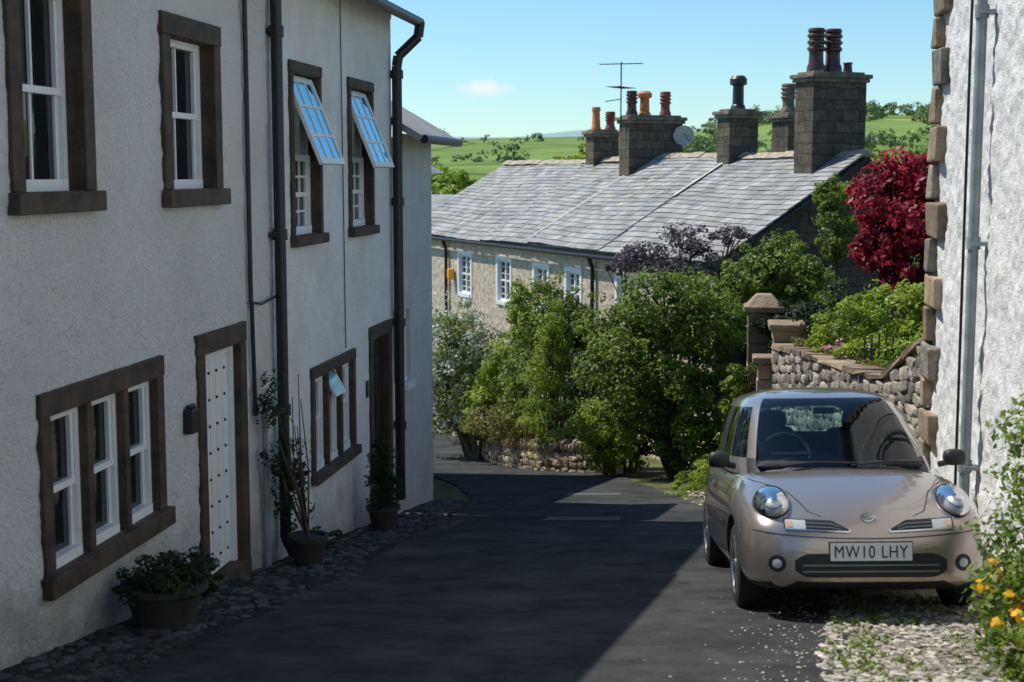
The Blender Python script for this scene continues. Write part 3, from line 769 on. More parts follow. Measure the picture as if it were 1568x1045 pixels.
while z < 4.1:
    h = random.uniform(.30, .37); ln = random.uniform(.50, .66) if k % 2 == 0 else random.uniform(.2, .3)
    mb.obox((RX+.01, RY+.03-ln/2, z+h/2), (.10, 0, 0), (0, ln/2, 0), (0, 0, h/2-.012), MAT['sandstone'] if random.random() < .6 else MAT['stone'], random.random()*.7, .02)
    z += h; k += 1
mb.build('quoins', g5, bevel=.02)
mb = MB()
mb.tube([(RX-.10, 11.7, 4.2), (RX-.10, 11.7, -3.3)], .042, MAT['grey_pipe'], 14)
for z in (3, 1.2, -.6, -2.4): mb.cyl((RX-.10, 11.7, z), (RX-.10, 11.7, z+.1), .055, .055, MAT['grey_pipe'], 14); mb.box(RX-.12, RX+.02, 11.62, 11.78, z+.03, z+.06, MAT['grey_pipe'])
mb.tube([(RX-.07, 12.3, 4.2), (RX-.075, 12.32, 1), (RX-.07, 12.3, -3)], .012, BI, 6)
mb.build('downpipe', g5, smooth=True)
mb = MB()
mb.quad((RX-.3, -3, 4.1), (RX-.3, RY+.2, 4.1), (5.5, RY+.2, 6.3), (5.5, -3, 6.3), MAT['slate'])
mb.quad((5.5, -3, 6.3), (5.5, RY+.2, 6.3), (9.3, RY+.2, 4.1), (9.3, -3, 4.1), MAT['slate'])
mb.build('roof', g5)

# ------------------------------------------------------------------ rubble walls
def rubble_wall(name, path, ztop, zbot, th=.22, sz=(.10, .2), side=1, cope=None, mat='stone'):
    g = group(name, (path[0][0], path[0][1], zbot(0)))
    mb = MB(); st = MB()
    seg = []; L = 0
    for i in range(len(path)-1):
        a = Vector(path[i]); b = Vector(path[i+1]); l = (b-a).length; seg.append((a, b, L, l)); L += l
    def pos(s):
        for (a, b, l0, l) in seg:
            if s <= l0+l+1e-6: return a.lerp(b, (s-l0)/l), (b-a).normalized()
        return seg[-1][1], (seg[-1][1]-seg[-1][0]).normalized()
    n = int(L/.25)
    for i in range(n):
        s0, s1 = L*i/n, L*(i+1)/n
        p, d = pos(s0); q, e = pos(s1); nm = Vector((-d.y, d.x))*side; nm2 = Vector((-e.y, e.x))*side
        if i == n-1: nm2 = nm
        b0, b1, t0, t1 = zbot(s0/L), zbot(s1/L), ztop(s0/L), ztop(s1/L)
        o0 = p+nm*th/2; o1 = q+nm2*th/2; i0 = p-nm*th/2; i1 = q-nm2*th/2
        mb.quad((*o0, b0), (*o1, b1), (*o1, t1), (*o0, t0), MAT['mortar'])
        mb.quad((*i0, b0), (*i0, t0), (*i1, t1), (*i1, b1), MAT['mortar'])
        mb.quad((*o0, t0), (*o1, t1), (*i1, t1), (*i0, t0), MAT['mortar'])
        if i in (0, n-1):
            if i == 0: mb.quad((*o0, b0), (*o0, t0), (*i0, t0), (*i0, b0), MAT['mortar'])
            else: mb.quad((*o1, b1), (*i1, b1), (*i1, t1), (*o1, t1), MAT['mortar'])
    mb.build('core', g)
    H = max(ztop(t)-zbot(t) for t in (0, .5, 1))
    for sd_ in (1, -1):
        zz = 0
        while zz < H:
            h = random.uniform(*sz)*.75
            s = 0
            while s < L:
                w = random.uniform(sz[0], sz[1]*1.5)
                t = min(1, (s+w/2)/L); p, d = pos(min(L, s+w/2)); nm = Vector((-d.y, d.x))*sd_
                z = zbot(t)+zz+h/2
                if z < ztop(t)-.02:
                    c = p+nm*(th/2)
                    stone(st, (c.x, c.y, z+random.uniform(-.03,.03)), [(d.x*w*.5, d.y*w*.5, random.uniform(-.03,.03)), (nm.x*.045, nm.y*.045, 0), (0, 0, h*random.uniform(.42,.56))], MAT[mat], False, True, .12)
                s += w
            zz += h
    if cope == 'vertical':
        s = 0
        while s < L:
            w = random.uniform(.05, .11); p, d = pos(s+w/2); nm = Vector((-d.y, d.x)); hh = random.uniform(.13, .26); t = min(1, s/L)
            stone(st, (p.x, p.y, ztop(t)+hh*.5), [(d.x*w*.5, d.y*w*.5, random.uniform(-.02,.02)), (nm.x*th*.6, nm.y*th*.6, 0), (random.uniform(-.02,.02), 0, hh*.65)], MAT[mat], False, True, .08)
            s += w
    if cope == 'flat':
        s = 0
        while s < L-.05:
            w = min(random.uniform(.35, .7), L-s); p, d = pos(s+w/2); p0, _ = pos(s+.01); p1, _ = pos(s+w-.01); nm = Vector((-d.y, d.x))
            za, zb = ztop(s/L), ztop(min(1, (s+w)/L)); dd = (p1-p0)/2
            st.obox((p.x, p.y, (za+zb)/2+.04), (dd.x, dd.y, (zb-za)/2), (nm.x*th*.66, nm.y*th*.66, 0), (0, 0, .032), MAT['sandstone'], random.random()*.7, .02)
            s += w
    st.build('stones', g, smooth=False)
    return g
def ztR(t): return float(np.interp(t, [0, .25, .5, .68, .78, .86, .93, 1], [-2.62, -2.5, -2.42, -2.35, -2.28, -2.05, -1.75, -1.6]))
rubble_wall('stone_garden_wall', [(1.0, 21.6), (1.35, 19.5), (1.8, 17.0), (2.12, 15.2), (2.3, 14.4)], ztR, lambda t: float(np.interp(t, [0, 1], [-5.0, -3.9])), th=.3, cope='flat', sz=(.10, .22))
rubble_wall('dry_stone_wall', [(-1.9, 25.75), (-3.2, 26.75), (-3.9, 27.9), (-4.6, 29.6)], lambda t: zgf(-1.9-2.7*t, 25.75+3.85*t)+.42, lambda t: zgf(-1.9-2.7*t, 25.75+3.85*t)-.15, th=.3, cope='vertical', mat='sandstone')
rubble_wall('dry_stone_wall', [(-4.7, 29.9), (-5.5, 33.5), (-7.2, 37)], lambda t: zgf(-4.7-2.5*t, 29.9+7*t)+.45, lambda t: zgf(-4.7-2.5*t, 29.9+7*t)-.15, th=.3, cope='vertical', mat='sandstone')
mb = MB()
mb.add([(1.05, 21.7, -2.75), (1.45, 19.5, -2.65), (1.9, 17, -2.6), (2.3, 14.5, -2.4), (9, 14.5, -2.2), (9, 30, -3.0), (.6, 29, -3.2), (.6, 23.5, -2.9)], [tuple(range(8))], MAT['soil'])
mb.add([(.6, 29, -6.5), (.6, 23.5, -6), (.6, 23.5, -2.9), (.6, 29, -3.2)], [(0,1,2,3)], MAT['mortar'])
mb.build('garden_terrace')
mb = MB()
for k in range(20):
    x = 1.85+k*.085; y = 18.3-k*.02
    mb.cyl((x, y, -2.6), (x, y, -2.05+.05*math.sin(k*.6)), .014, .012, MAT['bark'], 6)
mb.cyl((1.8, 18.3, -2.2), (3.5, 17.95, -2.2), .012, .012, MAT['bark'], 6)
mb.build('picket_fence')
def pier(name, x, y, w, zb, zt, cap='pyr'):
    g = group(name, (x, y, zb)); mb = MB()
    z = zb
    while z < zt-.05:
        h = min(random.uniform(.24, .34), zt-z); j = random.uniform(-.012, .012)
        mb.box(x-w/2+j, x+w/2+j, y-w/2-j, y+w/2-j, z+.004, z+h-.004, MAT['sandstone'], random.random()*.8); z += h
    mb.build('shaft', g, bevel=.02)
    mb = MB(); q = w/2+.07
    mb.box(x-q, x+q, y-q, y+q, zt, zt+.1, MAT['sandstone'], .4)
    if cap == 'pyr':
        a = q-.04
        mb.add([(x-a,y-a,zt+.1),(x+a,y-a,zt+.1),(x+a,y+a,zt+.1),(x-a,y+a,zt+.1),(x-.12,y-.12,zt+.28),(x+.12,y-.12,zt+.28),(x+.12,y+.12,zt+.28),(x-.12,y+.12,zt+.28)],
               [(0,1,5,4),(1,2,6,5),(2,3,7,6),(3,0,4,7),(4,5,6,7)], MAT['sandstone'], .5)
    mb.build('capstone', g, bevel=.02)
pier('gate_pier', .74, 23.1, .50, -5.4, -2.2)
pier('gate_pier', 1.16, 22.0, .62, -5.2, -2.36, 'flat')
pier('gate_pier', .78, 21.75, .34, -5.1, -2.85, 'flat')
plant('gate_shrub', gz(.35, 22.6), [(.38, 22.5, -4.0, .3, .35, .55), (.35, 22.4, -3.3, .22, .3, .35), (.6, 21.9, -4.5, .35, .3, .35)], 7000, .08, G_MID, .03, 1)
mb = MB()
for k in range(14):
    x = -2.1-k*.09; y = 25.95+k*.07
    mb.cyl((x, y, zgf(x,y)+.3), (x, y, zgf(x,y)+1.1), .012, .012, BI, 6)
for h in (.45, 1.0): mb.cyl((-2.05, 25.9, zgf(-2.05,25.9)+h), (-3.35, 26.9, zgf(-3.35,26.9)+h), .012, .012, BI, 6)
mb.build('iron_railing')

# ------------------------------------------------------------------ cottage row
e = Vector((.533, -.846, 0)); nv_ = Vector((.846, .533, 0))
CM = Matrix(((e.x, nv_.x, 0, -9.7), (e.y, nv_.y, 0, 43.9), (0, 0, 1, 0), (0, 0, 0, 1)))
g6 = group('stone_cottage_row', matrix=CM)
LN = 18.1; RB = 3.5; ZE = -1.78; ZR = .3
def rz(b): return ZE + (ZR-ZE)*(b/RB) if b <= RB else ZR-(ZR-ZE)*((b-RB)/RB)
mb = MB()
wins = [(4.4, 5.25, -3.4, -2.3), (7.2, 8.0, -3.4, -2.3), (9.55, 10.3, -3.4, -2.35), (11.4, 12.1, -3.4, -2.35), (14, 14.8, -3.4, -2.35),
        (4.4, 5.3, -5.7, -4.5), (7.2, 8.1, -5.7, -4.5), (1.2, 2.0, -3.4, -2.3), (1.2, 2.1, -5.7, -4.5), (9.6, 10.4, -5.6, -4.4)]
ysr = sorted(set([0, LN]+[w[0] for w in wins]+[w[1] for w in wins])); zsr = sorted(set([-8, ZE]+[w[2] for w in wins]+[w[3] for w in wins]))
for i in range(len(ysr)-1):
    for j in range(len(zsr)-1):
        ca = (ysr[i]+ysr[i+1])/2; cz = (zsr[j]+zsr[j+1])/2
        if any(o[0] < ca < o[1] and o[2] < cz < o[3] for o in wins): continue
        mb.quad((ysr[i], 0, zsr[j]), (ysr[i+1], 0, zsr[j]), (ysr[i+1], 0, zsr[j+1]), (ysr[i], 0, zsr[j+1]), MAT['cottage'])
for aa in (0, LN):
    mb.add([(aa, 0, -8), (aa, 2*RB, -8), (aa, 2*RB, ZE), (aa, RB, ZR), (aa, 0, ZE)], [(0,1,2,3,4)], MAT['chimney'])
mb.quad((0, 2*RB, -8), (LN, 2*RB, -8), (LN, 2*RB, ZE), (0, 2*RB, ZE), MAT['cottage'])
mb.build('walls', g6, matrix=CM)
mb = MB()
for (a, b_, c, d) in wins:
    mb.box(a, b_, .10, .11, c, d, MAT['glass_dark'])
    for (p, q) in ((a, a+.06), (b_-.06, b_), ((a+b_)/2-.03, (a+b_)/2+.03)): mb.box(p, q, .04, .10, c, d, W)
    for (p, q) in ((c, c+.06), (d-.06, d), ((c+d)/2-.025, (c+d)/2+.025)): mb.box(a+.06, b_-.06, .05, .10, p, q, W)
    for k in range(1, 6): zc = c+(d-c)*k/6; mb.box(a+.06, b_-.06, .07, .09, zc-.01, zc+.01, W)
    mb.box(a-.12, a-.002, -.02, .1, c-.1, d+.1, W); mb.box(b_+.002, b_+.12, -.02, .1, c-.1, d+.1, W)
    mb.box(a-.002, b_+.002, -.02, .1, d+.002, d+.1, W); mb.box(a-.002, b_+.002, -.05, .1, c-.1, c-.002, W)
mb.build('windows', g6, matrix=CM)
mb = MB()
sl = math.hypot(RB, ZR-ZE); sb = RB/sl; sz_ = (ZR-ZE)/sl
sections = [(-.15, 6.3, 0.0), (6.3, 9.4, .03), (9.4, 13.4, .10), (13.4, LN+.2, .07)]
for (a0, a1, off) in sections:
    s = -.15; k = 0; step = .215
    while s < sl+.02:
        ln_ = .36; th = .016
        a = a0 - (k % 2)*.14
        while a < a1:
            w = random.uniform(.2, .36)
            p, q = max(a, a0)+.003, min(a+w, a1)-.003
            if q-p > .03:
                s1 = min(s+ln_, sl+.02); lift = .032+off+random.uniform(0, .012)
                jj = random.uniform(-.014, .014)
                def P(aa, ss, up): return (aa, ss*sb - up*sz_, ZE + ss*sz_ + up*sb + 0.025*math.sin(aa*.9+ss) + .0)
                vs_ = [P(p, s+jj, lift), P(q, s+jj, lift), P(q, s1, off+.004), P(p, s1, off+.004),
                       P(p, s+jj, lift+th), P(q, s+jj, lift+th), P(q, s1, off+.004+th), P(p, s1, off+.004+th)]
                mb.add(vs_, [(0,3,2,1),(4,5,6,7),(0,1,5,4),(1,2,6,5),(2,3,7,6),(3,0,4,7)], MAT['slate'], random.betavariate(2,2))
            a += w
        s += step*(1 - .25*k/20); k += 1
mb.quad((-.15, RB, ZR+.03), (LN+.2, RB, ZR+.03), (LN+.2, 2*RB+.25, ZE-.1), (-.15, 2*RB+.25, ZE-.1), MAT['slate'])
mb.quad((-.14, -.1, ZE-.09), (-.14, RB, ZR-.03), (LN+.19, RB, ZR-.03), (LN+.19, -.1, ZE-.09), MAT['slate'], .1)
mb.build('slate_roof', g6, matrix=CM)
mb = MB()
a = -.15
while a < LN+.2:
    w = random.uniform(.42, .55); off = [s for s in sections if s[0]-.01 <= a < s[1]+.01]; o_ = off[0][2] if off else 0
    zt = ZR+o_+.11+random.uniform(-.018, .018)
    b1 = min(a+w-.012, LN+.2)
    vs_ = [(a, RB-.2, zt-.13), (b1, RB-.2, zt-.13), (b1, RB, zt), (a, RB, zt), (a, RB+.2, zt-.13), (b1, RB+.2, zt-.13)]
    mb.add(vs_, [(0,1,2,3), (3,2,5,4), (0,3,4), (1,5,2), (0,4,5,1)], MAT['ridge'], .5)
    a += w
mb.build('ridge_tiles', g6, matrix=CM)
mb = MB()
for (aa, off, kk) in ((9.4, .10, 0), (13.4, .10, 5)):
    for k in range(kk, 9):
        s0 = sl*k/9; s1 = sl*(k+1)/9-.01
        def P(a_, s_, up): return (a_, s_*sb-up*sz_, ZE+s_*sz_+up*sb+0.025*math.sin(a_*.9+s_))
        w = .03+random.uniform(0, .03)
        mb.quad(P(aa-w, s0-.1, off+.06), P(aa+w, s0-.1, off+.06), P(aa+w, s1, off+.06), P(aa-w, s1, off+.06), MAT['lead'])
mb.cyl((0, -.19, ZE-.13), (LN, -.19, ZE-.13), .05, .05, BI)
mb.tube([(3.55, -.17, ZE-.18), (3.55, -.08, ZE-.4), (3.55, -.08, -7)], .05, BI, 8)
mb.tube([(12.9, -.17, ZE-.18), (12.9, -.08, ZE-.4), (12.9, -.08, -7)], .05, BI, 8)
mb.build('gutter_and_flashing', g6, matrix=CM)
def pot(mb, c, h, r, mat, style=0):
    if style == 0:
        prof = [(r*1.15, 0), (r*1.15, h*.08), (r, h*.12), (r*.85, h*.8), (r*1.05, h*.84), (r*1.05, h*.93), (r*.9, h), (r*.7, h), (r*.65, h*.7)]
    elif style == 2:
        prof = [(r*1.2, 0), (r*1.1, h*.1), (r*.9, h*.14), (r*.85, h*.7), (r*1.35, h*.74), (r*1.35, h*.9), (r*.9, h)]
    else:
        prof = [(r*1.2, 0), (r*1.15, h*.12), (r*.95, h*.2), (r*.9, h*.45)]
        for k in range(3):
            z = .48+k*.15; prof += [(r*.95, h*z), (r*1.18, h*(z+.03)), (r*1.18, h*(z+.07)), (r*.95, h*(z+.11))]
        prof += [(r*1.1, h*.94), (r*1.0, h), (r*.6, h)]
    mb.lathe(c, prof, mat)
def chimney(a, b, da, db, zt, pots, nm='chimney'):
    mb = MB(); zb = rz(min(b-db/2, b+db/2))-.6
    mb.box(a-da/2, a+da/2, b-db/2, b+db/2, zb, zt-.22, MAT['chimney'])
    q = .05
    mb.box(a-da/2-q, a+da/2+q, b-db/2-q, b+db/2+q, zt-.219, zt-.14, MAT['stone_cap'])
    q = .09
    mb.box(a-da/2-q, a+da/2+q, b-db/2-q, b+db/2+q, zt-.139, zt-.05, MAT['stone_cap'])
    mb.box(a-da/2+.03, a+da/2-.03, b-db/2+.03, b+db/2-.03, zt-.05, zt, MAT['stone_cap'])
    zz = rz(b-db/2)
    mb.box(a-da/2-.04, a+da/2+.04, b-db/2-.035, b-db/2-.002, zz-.15, zz+.14, MAT['lead'])
    mb.build(nm, g6, bevel=.02, matrix=CM)
    pm = MB()
    for (bo, h, r, mat, sty) in pots: pot(pm, (a, b+bo, zt), h, r, MAT[mat], sty)
    pm.build('chimney_pots', g6, smooth=True, matrix=CM)
chimney(6.4, 3.55, .5, .8, 1.22, [(-.2, .62, .12, 'pot_orange', 0), (.25, .5, .13, 'pot_red', 1)])
chimney(9.4, 3.42, .55, 1.6, 1.5, [(-.58, .62, .13, 'pot_dark', 1), (-.2, .62, .14, 'pot_orange', 2), (.42, .62, .13, 'pot_red', 1)])
chimney(13.4, 3.5, .55, .8, 1.5, [(0, .78, .15, 'pot_black', 2)])
chimney(17.1, 3.42, .66, 1.36, 2.12, [(-.40, .9, .165, 'pot_dark', 1), (.03, .9, .165, 'pot_dark', 1), (.42, .22, .1, 'pot_dark', 0)])
chimney(13.1, 5.15, .7, .5, 1.45, [(-.02, .7, .16, 'stone_cap', 1)])
mb = MB()
a, b = 9.4, 2.52
mb.cyl((a, b, 1.1), (a, b, 2.85), .018, .018, BI, 8)
def yagi(z, ang, ln, n, el):
    d = Vector((math.cos(ang), math.sin(ang), 0)); pr = Vector((-d.y, d.x, 0)); c = Vector((a, b, z))
    mb.cyl(c-d*ln*.5, c+d*ln*.5, .012, .012, BI, 6)
    for k in range(n):
        q = c-d*ln*.5+d*ln*k/(n-1); mb.cyl(q-pr*el, q+pr*el, .008, .008, BI, 5)
yagi(2.8, .9, 1.1, 8, .18); yagi(2.2, 2.2, .9, 6, .22)
mb.cyl((a, b, 1.9), (a-.3, b-.3, 1.85), .012, .012, BI, 6)
mb.build('tv_aerial', g6, matrix=CM)
mb = MB()
c = Vector((9.4+.45, 4.15, .95)); ax = Vector((.75, -.55, .3)).normalized(); u_ = ax.orthogonal().normalized(); w_ = ax.cross(u_)
vs_ = []
for k in range(6):
    r = .27*k/5
    for i in range(24):
        t = 6.2832*i/24; p = c+(u_*math.cos(t)+w_*math.sin(t))*r+ax*(r*r*1.4); vs_.append(p)
mb.add(vs_, [(k*24+i, k*24+(i+1)%24, (k+1)*24+(i+1)%24, (k+1)*24+i) for k in range(5) for i in range(24)], MAT['dish'])
mb.tube([c-ax*.02, c+Vector((-.2, 0, -.1))], .02, BI, 6); mb.tube([c+w_*-.2, c+ax*.35], .01, BI, 6)
mb.build('satellite_dish', g6, smooth=True, matrix=CM)
mb = MB(); mb.box(3.9, 4.1, -.2, -.02, -3.05, -2.75, MAT['yellow']); mb.build('alarm_box', g6, bevel=.03, matrix=CM)

g7 = group('stone_outbuilding', (-10.5, 50, -7))
mb = MB(); mb.box(-12.5, -9.3, 48.5, 52, -8.5, -1.3, MAT['chimney']); mb.quad((-12.6,48.3,-1.3),(-9.2,48.3,-1.3),(-9.2,50.2,-.75),(-12.6,50.2,-.75), MAT['slate']); mb.build('walls', g7)

def potted(x, y, r, h, name='potted_plant'):
    g = group(name, gz(x, y)); mb = MB()
    mb.lathe((x, y, zgf(x, y)+.01), [(r*.7, 0), (r*.95, h*.85), (r*1.08, h*.86), (r*1.08, h), (r*.9, h), (r*.85, h*.9)], MAT['terracotta'], 24)
    mb.build('pot', g, smooth=True); return g
g = potted(-3.64, 8.85, .27, .30)
z = zgf(-3.64, 8.85)
leaf_mesh('foliage', [(-3.66, 8.85, z+.36, .28, .34, .14), (-3.6, 9.3, z+.28, .14, .16, .14)], 4200, .04, G_DRK, g)
g = potted(-3.62, 12.15, .17, .28)
z = zgf(-3.62, 12.15)
leaf_mesh('foliage', [(-3.78, 12.1, z+.75, .12, .22, .4), (-3.87, 11.9, z+1.4, .07, .18, .4), (-3.8, 12.35, z+.9, .10, .16, .3)], 1700, .05, G_DRK, g, clump=.4)
mb = MB()
for k in range(16):
    x0 = Vector((-3.62, 12.15, z+.25)); x1 = Vector((-3.85+random.uniform(0,.15), 12.0+random.uniform(-.35,.4), z+random.uniform(.9, 1.8)))
    mb.tube([x0, x0.lerp(x1, .5)+Vector((random.uniform(-.05,.08), random.uniform(-.1,.1), 0)), x1], [.01, .007, .004], MAT['bark'], 5)
mb.build('stems', g)
g = potted(-3.68, 15.3, .18, .28)
z = zgf(-3.68, 15.3)
leaf_mesh('foliage', [(-3.68, 15.3, z+.5, .22, .22, .24), (-3.68, 15.3, z+.8, .14, .14, .28), (-3.68, 15.3, z+1.05, .07, .07, .18)], 4200, .05, G_DRK, g, aspect=.3)
plant('wall_plant', gz(-3.75, 13.4), [(-3.82, 13.4, zgf(-3.8, 13.4)+.12, .12, .4, .12), (-3.82, 16.1, zgf(-3.8, 16.1)+.15, .12, .3, .15), (-3.85, 10.1, zgf(-3.85, 10.1)+.1, .1, .2, .12)], 1800, .05, G_DRK, .008, 1)

# ------------------------------------------------------------------ car
def make_car():
    back = Vector((-.09, 1, -.15-.003)); right = Vector((1, 0, .035))
    ly = back.normalized(); lz = right.cross(ly).normalized(); lx = ly.cross(lz).normalized()
    org = Vector((1.03, 9.25, zgf(1.03, 9.25)+.02))
    CMX = Matrix(((lx.x, ly.x, lz.x, org.x), (lx.y, ly.y, lz.y, org.y), (lx.z, ly.z, lz.z, org.z), (0,0,0,1)))
    g = group('parked_car', matrix=CMX)
    PAINT = M('car_paint', (0.44, 0.372, 0.325), rough=.27, metallic=.75, coat=1.0, bumps=[])
    GLASS = glass_mat('car_glass', (.60, .78, .78), ior=1.5)
    CLEAR = glass_mat('lamp_glass', (.95, .97, .98), ior=1.4)
    CHROME = M('chrome', (.75, .76, .78), rough=.12, metallic=1.0)
    SIL = M('lamp_reflector', (.50, .54, .56), rough=.45, metallic=.35)
    DSL = M('dark_silver_trim', (.20, .23, .25), rough=.4, metallic=.4)  # dark silver for lamp rings, grille slats and intake bars
    BLK = M('black_plastic', (.012, .012, .013), rough=.5)
    INT = M('car_interior', (.012, .015, .017), (.022, .026, .03), 8, .85)
    TYRE = M('tyre_rubber', (.018, .018, .018), rough=.8)
    ALLOY = M('wheel_alloy', (.45, .46, .47), rough=.3, metallic=.9)
    PLATE = M('number_plate', (.80, .80, .78), rough=.35)
    AMB = M('indicator_lens', (.60, .36, .26), rough=.1)
    st = [(-.035, .42, .33, .50), (-.012, .57, .26, .585), (.035, .675, .21, .665), (.10, .75, .195, .725), (.22, .795, .185, .785), (.40, .818, .18, .85), (.66, .832, .18, .918), (.90, .835, .18, .96),
          (1.2, .835, .18, .97), (1.7, .84, .18, .975), (2.3, .84, .18, .98), (2.9, .832, .18, .99), (3.3, .815, .2, .99), (3.52, .77, .22, .97), (3.66, .68, .26, .92), (3.71, .52, .32, .82)]
    fr = [(0, 0), (.55, 0), (.88, .015), (.965, .10), (.992, .28), (1.0, .5), (.985, .72), (.93, .87), (.78, .945), (.45, .985), (0, 1)]
    bm = bmesh.new(); R = []
    for (l, w, zb, zt) in st:
        H_ = zt-zb
        pts = [(f*w, l, zb+h*H_) for (f, h) in fr]
        full = [(-p[0], p[1], p[2]) for p in reversed(pts[1:-1])]
        R.append([bm.verts.new(p) for p in pts+full])
    n = len(R[0])
    for i in range(len(R)-1):
        for j in range(n):
            f = bm.faces.new((R[i][j], R[i][(j+1)%n], R[i+1][(j+1)%n], R[i+1][j]))
            l = (st[i][0]+st[i+1][0])/2; cz = sum(v.co.z for v in f.verts)/4; cx = abs(sum(v.co.x for v in f.verts)/4)
            if .93 < l < 3.4 and cz > .90 and cx < .72: f.material_index = 1
            elif cz < .24 : f.material_index = 2
    bm.faces.new(R[0][::-1]); bm.faces.new(R[-1])
    bmesh.ops.recalc_face_normals(bm, faces=bm.faces)
    me = bpy.data.meshes.new('body'); bm.to_mesh(me); bm.free()
    for m in (PAINT, INT, BLK): me.materials.append(m)
    body = bpy.data.objects.new('body', me); scene.collection.objects.link(body)
    s = body.modifiers.new('s', 'SUBSURF'); s.levels = 3; s.render_levels = 3
    dg = bpy.context.evaluated_depsgraph_get(); dg.update()
    ev = body.evaluated_get(dg); m2 = bpy.data.meshes.new_from_object(ev)
    bvh = BVHTree.FromPolygons([v.co[:] for v in m2.vertices], [tuple(p.vertices) for p in m2.polygons])
    cut = []
    for l in (.73, 3.14):
        for sx in (-1, 1):
            c = MB(); c.cyl((sx*.60, l, .30), (sx*1.3, l, .30), .345, .345, BLK, 40)
            c.mats = [PAINT, INT, BLK]; c.m = [2]*len(c.f)
            o = c.build('cut'); cut.append(o)
            b_ = body.modifiers.new('b', 'BOOLEAN'); b_.object = o; b_.operation = 'DIFFERENCE'; b_.solver = 'EXACT'
    dg.update()
    dg = bpy.context.evaluated_depsgraph_get()
    ev = body.evaluated_get(dg); m3 = bpy.data.meshes.new_from_object(ev)
    body.modifiers.clear(); body.data = m3
    m3.polygons.foreach_set('use_smooth', [True]*len(m3.polygons))
    try: m3.set_sharp_from_angle(angle=math.radians(35))
    except Exception: pass
    body.matrix_world = CMX; adopt(body, g)
    for o in cut: bpy.data.objects.remove(o)
    zl = [.90, .965, 1.0, 1.14, 1.28, 1.40, 1.455, 1.50, 1.53]
    fl = [.78, .88, .93, 1.11, 1.31, 1.51, 1.64, 1.83, 2.1]
    rl = [3.66, 3.645, 3.63, 3.58, 3.51, 3.42, 3.34, 3.18, 2.95]
    hw = [.755, .75, .742, .71, .665, .615, .57, .475, .30]
    angs = [0, 10, 20, 30, 36, 40, 44.5, 50, 58, 66, 74, 82, 88, 92, 100, 110, 120, 128, 133, 140, 147, 155, 165, 180]
    angs = angs + [360-a for a in angs[-2:0:-1]]
    bm = bmesh.new(); R = []
    for z, f0, r0, w in zip(zl, fl, rl, hw):
        md = (f0+r0)/2; hl = (r0-f0)/2; row = []
        for a in angs:
            t = math.radians(a); sx, cx = math.sin(t), math.cos(t); ex = 2/4.0
            x = w*math.copysign(abs(sx)**ex, sx); l = md-hl*math.copysign(abs(cx)**ex, cx)
            l += .13*(abs(x)/w)**2*(1 if cx > .2 else 0)*max(0, cx)
            row.append(bm.verts.new((x, l, z)))
        R.append(row)
    top = bm.verts.new((0, 2.5, 1.54)); n = len(angs)
    for i in range(len(R)-1):
        for j in range(n):
            f = bm.faces.new((R[i][j], R[i][(j+1)%n], R[i+1][(j+1)%n], R[i+1][j]))
            a = angs[j] if angs[j] < 180 else 360-angs[j]; a2 = angs[(j+1)%n]; a2 = a2 if a2 <= 180 else 360-a2
            am = (a+a2)/2
            win = False
            if 1 <= i <= 5 and am < 40: win = True
            if 50 < am < 88 and 2 <= i <= 4: win = True
            if 92 < am < 128 and 2 <= i <= 4: win = True
            if am > 147 and 3 <= i <= 4: win = True
            f.material_index = 1 if win else (2 if (i <= 1 and am < 50) or (88 < am < 92 and 2 <= i <= 4) else 0)
            f.smooth = True
    for j in range(n): bm.faces.new((R[-1][j], R[-1][(j+1)%n], top)).smooth = True
    bmesh.ops.recalc_face_normals(bm, faces=bm.faces)
    me = bpy.data.meshes.new('cabin'); bm.to_mesh(me); bm.free()
    for m in (PAINT, GLASS, BLK): me.materials.append(m)
    o = bpy.data.objects.new('cabin', me); scene.collection.objects.link(o); o.matrix_world = CMX; adopt(o, g)
    s = o.modifiers.new('s', 'SUBSURF'); s.levels = 2; s.render_levels = 2
    mb = MB()
    def cushion(x, l, z, a, b, c):
        stone(mb, (x, l, z), [(a, 0, 0), (0, b, 0), (0, 0, c)], INT, False, True, 0)
    for x in (-.34, .34):
        cushion(x, 2.15, 1.0, .21, .08, .24); cushion(x, 2.2, 1.27, .12, .05, .09)
        cushion(x, 3.0, .98, .22, .07, .12); cushion(x, 3.02, 1.13, .11, .04, .06)
    cushion(0, 1.12, .965, .62, .2, .05)
    mb.build('seats', g, smooth=True, matrix=CMX)
    mb = MB()
    cc = Vector((-.34, 1.42, 1.03)); ax = Vector((0, -.85, .5)).normalized(); u = Vector((1,0,0)); w = ax.cross(u)
    pts = [cc+u*math.cos(t)*.18+w*math.sin(t)*.18 for t in [6.2832*k/24 for k in range(25)]]
    mb.tube(pts, .016, BLK, 6); mb.tube([cc-u*.18, cc+u*.18], .02, BLK, 6)
    mb.box(-.08, .08, 1.70, 1.73, 1.33, 1.38, BLK)
    mb.build('steering_wheel', g, matrix=CMX)
    D0 = Vector((0, 1, 0))
    def hit(o_, d, off):
        h = bvh.ray_cast(Vector(o_), d)
        if h[0] is None: return None
        nn = h[1]
        if nn.dot(d) > 0: nn = -nn
        return h[0]+nn*off
    def fp(x, z, off=.004):
        p = hit((x, -1, z), D0, off)
        while p is None:
            x *= .98; p = hit((x, -1, z), D0, off)
            if abs(x) < .05: return Vector((x, 0, z))
        return p
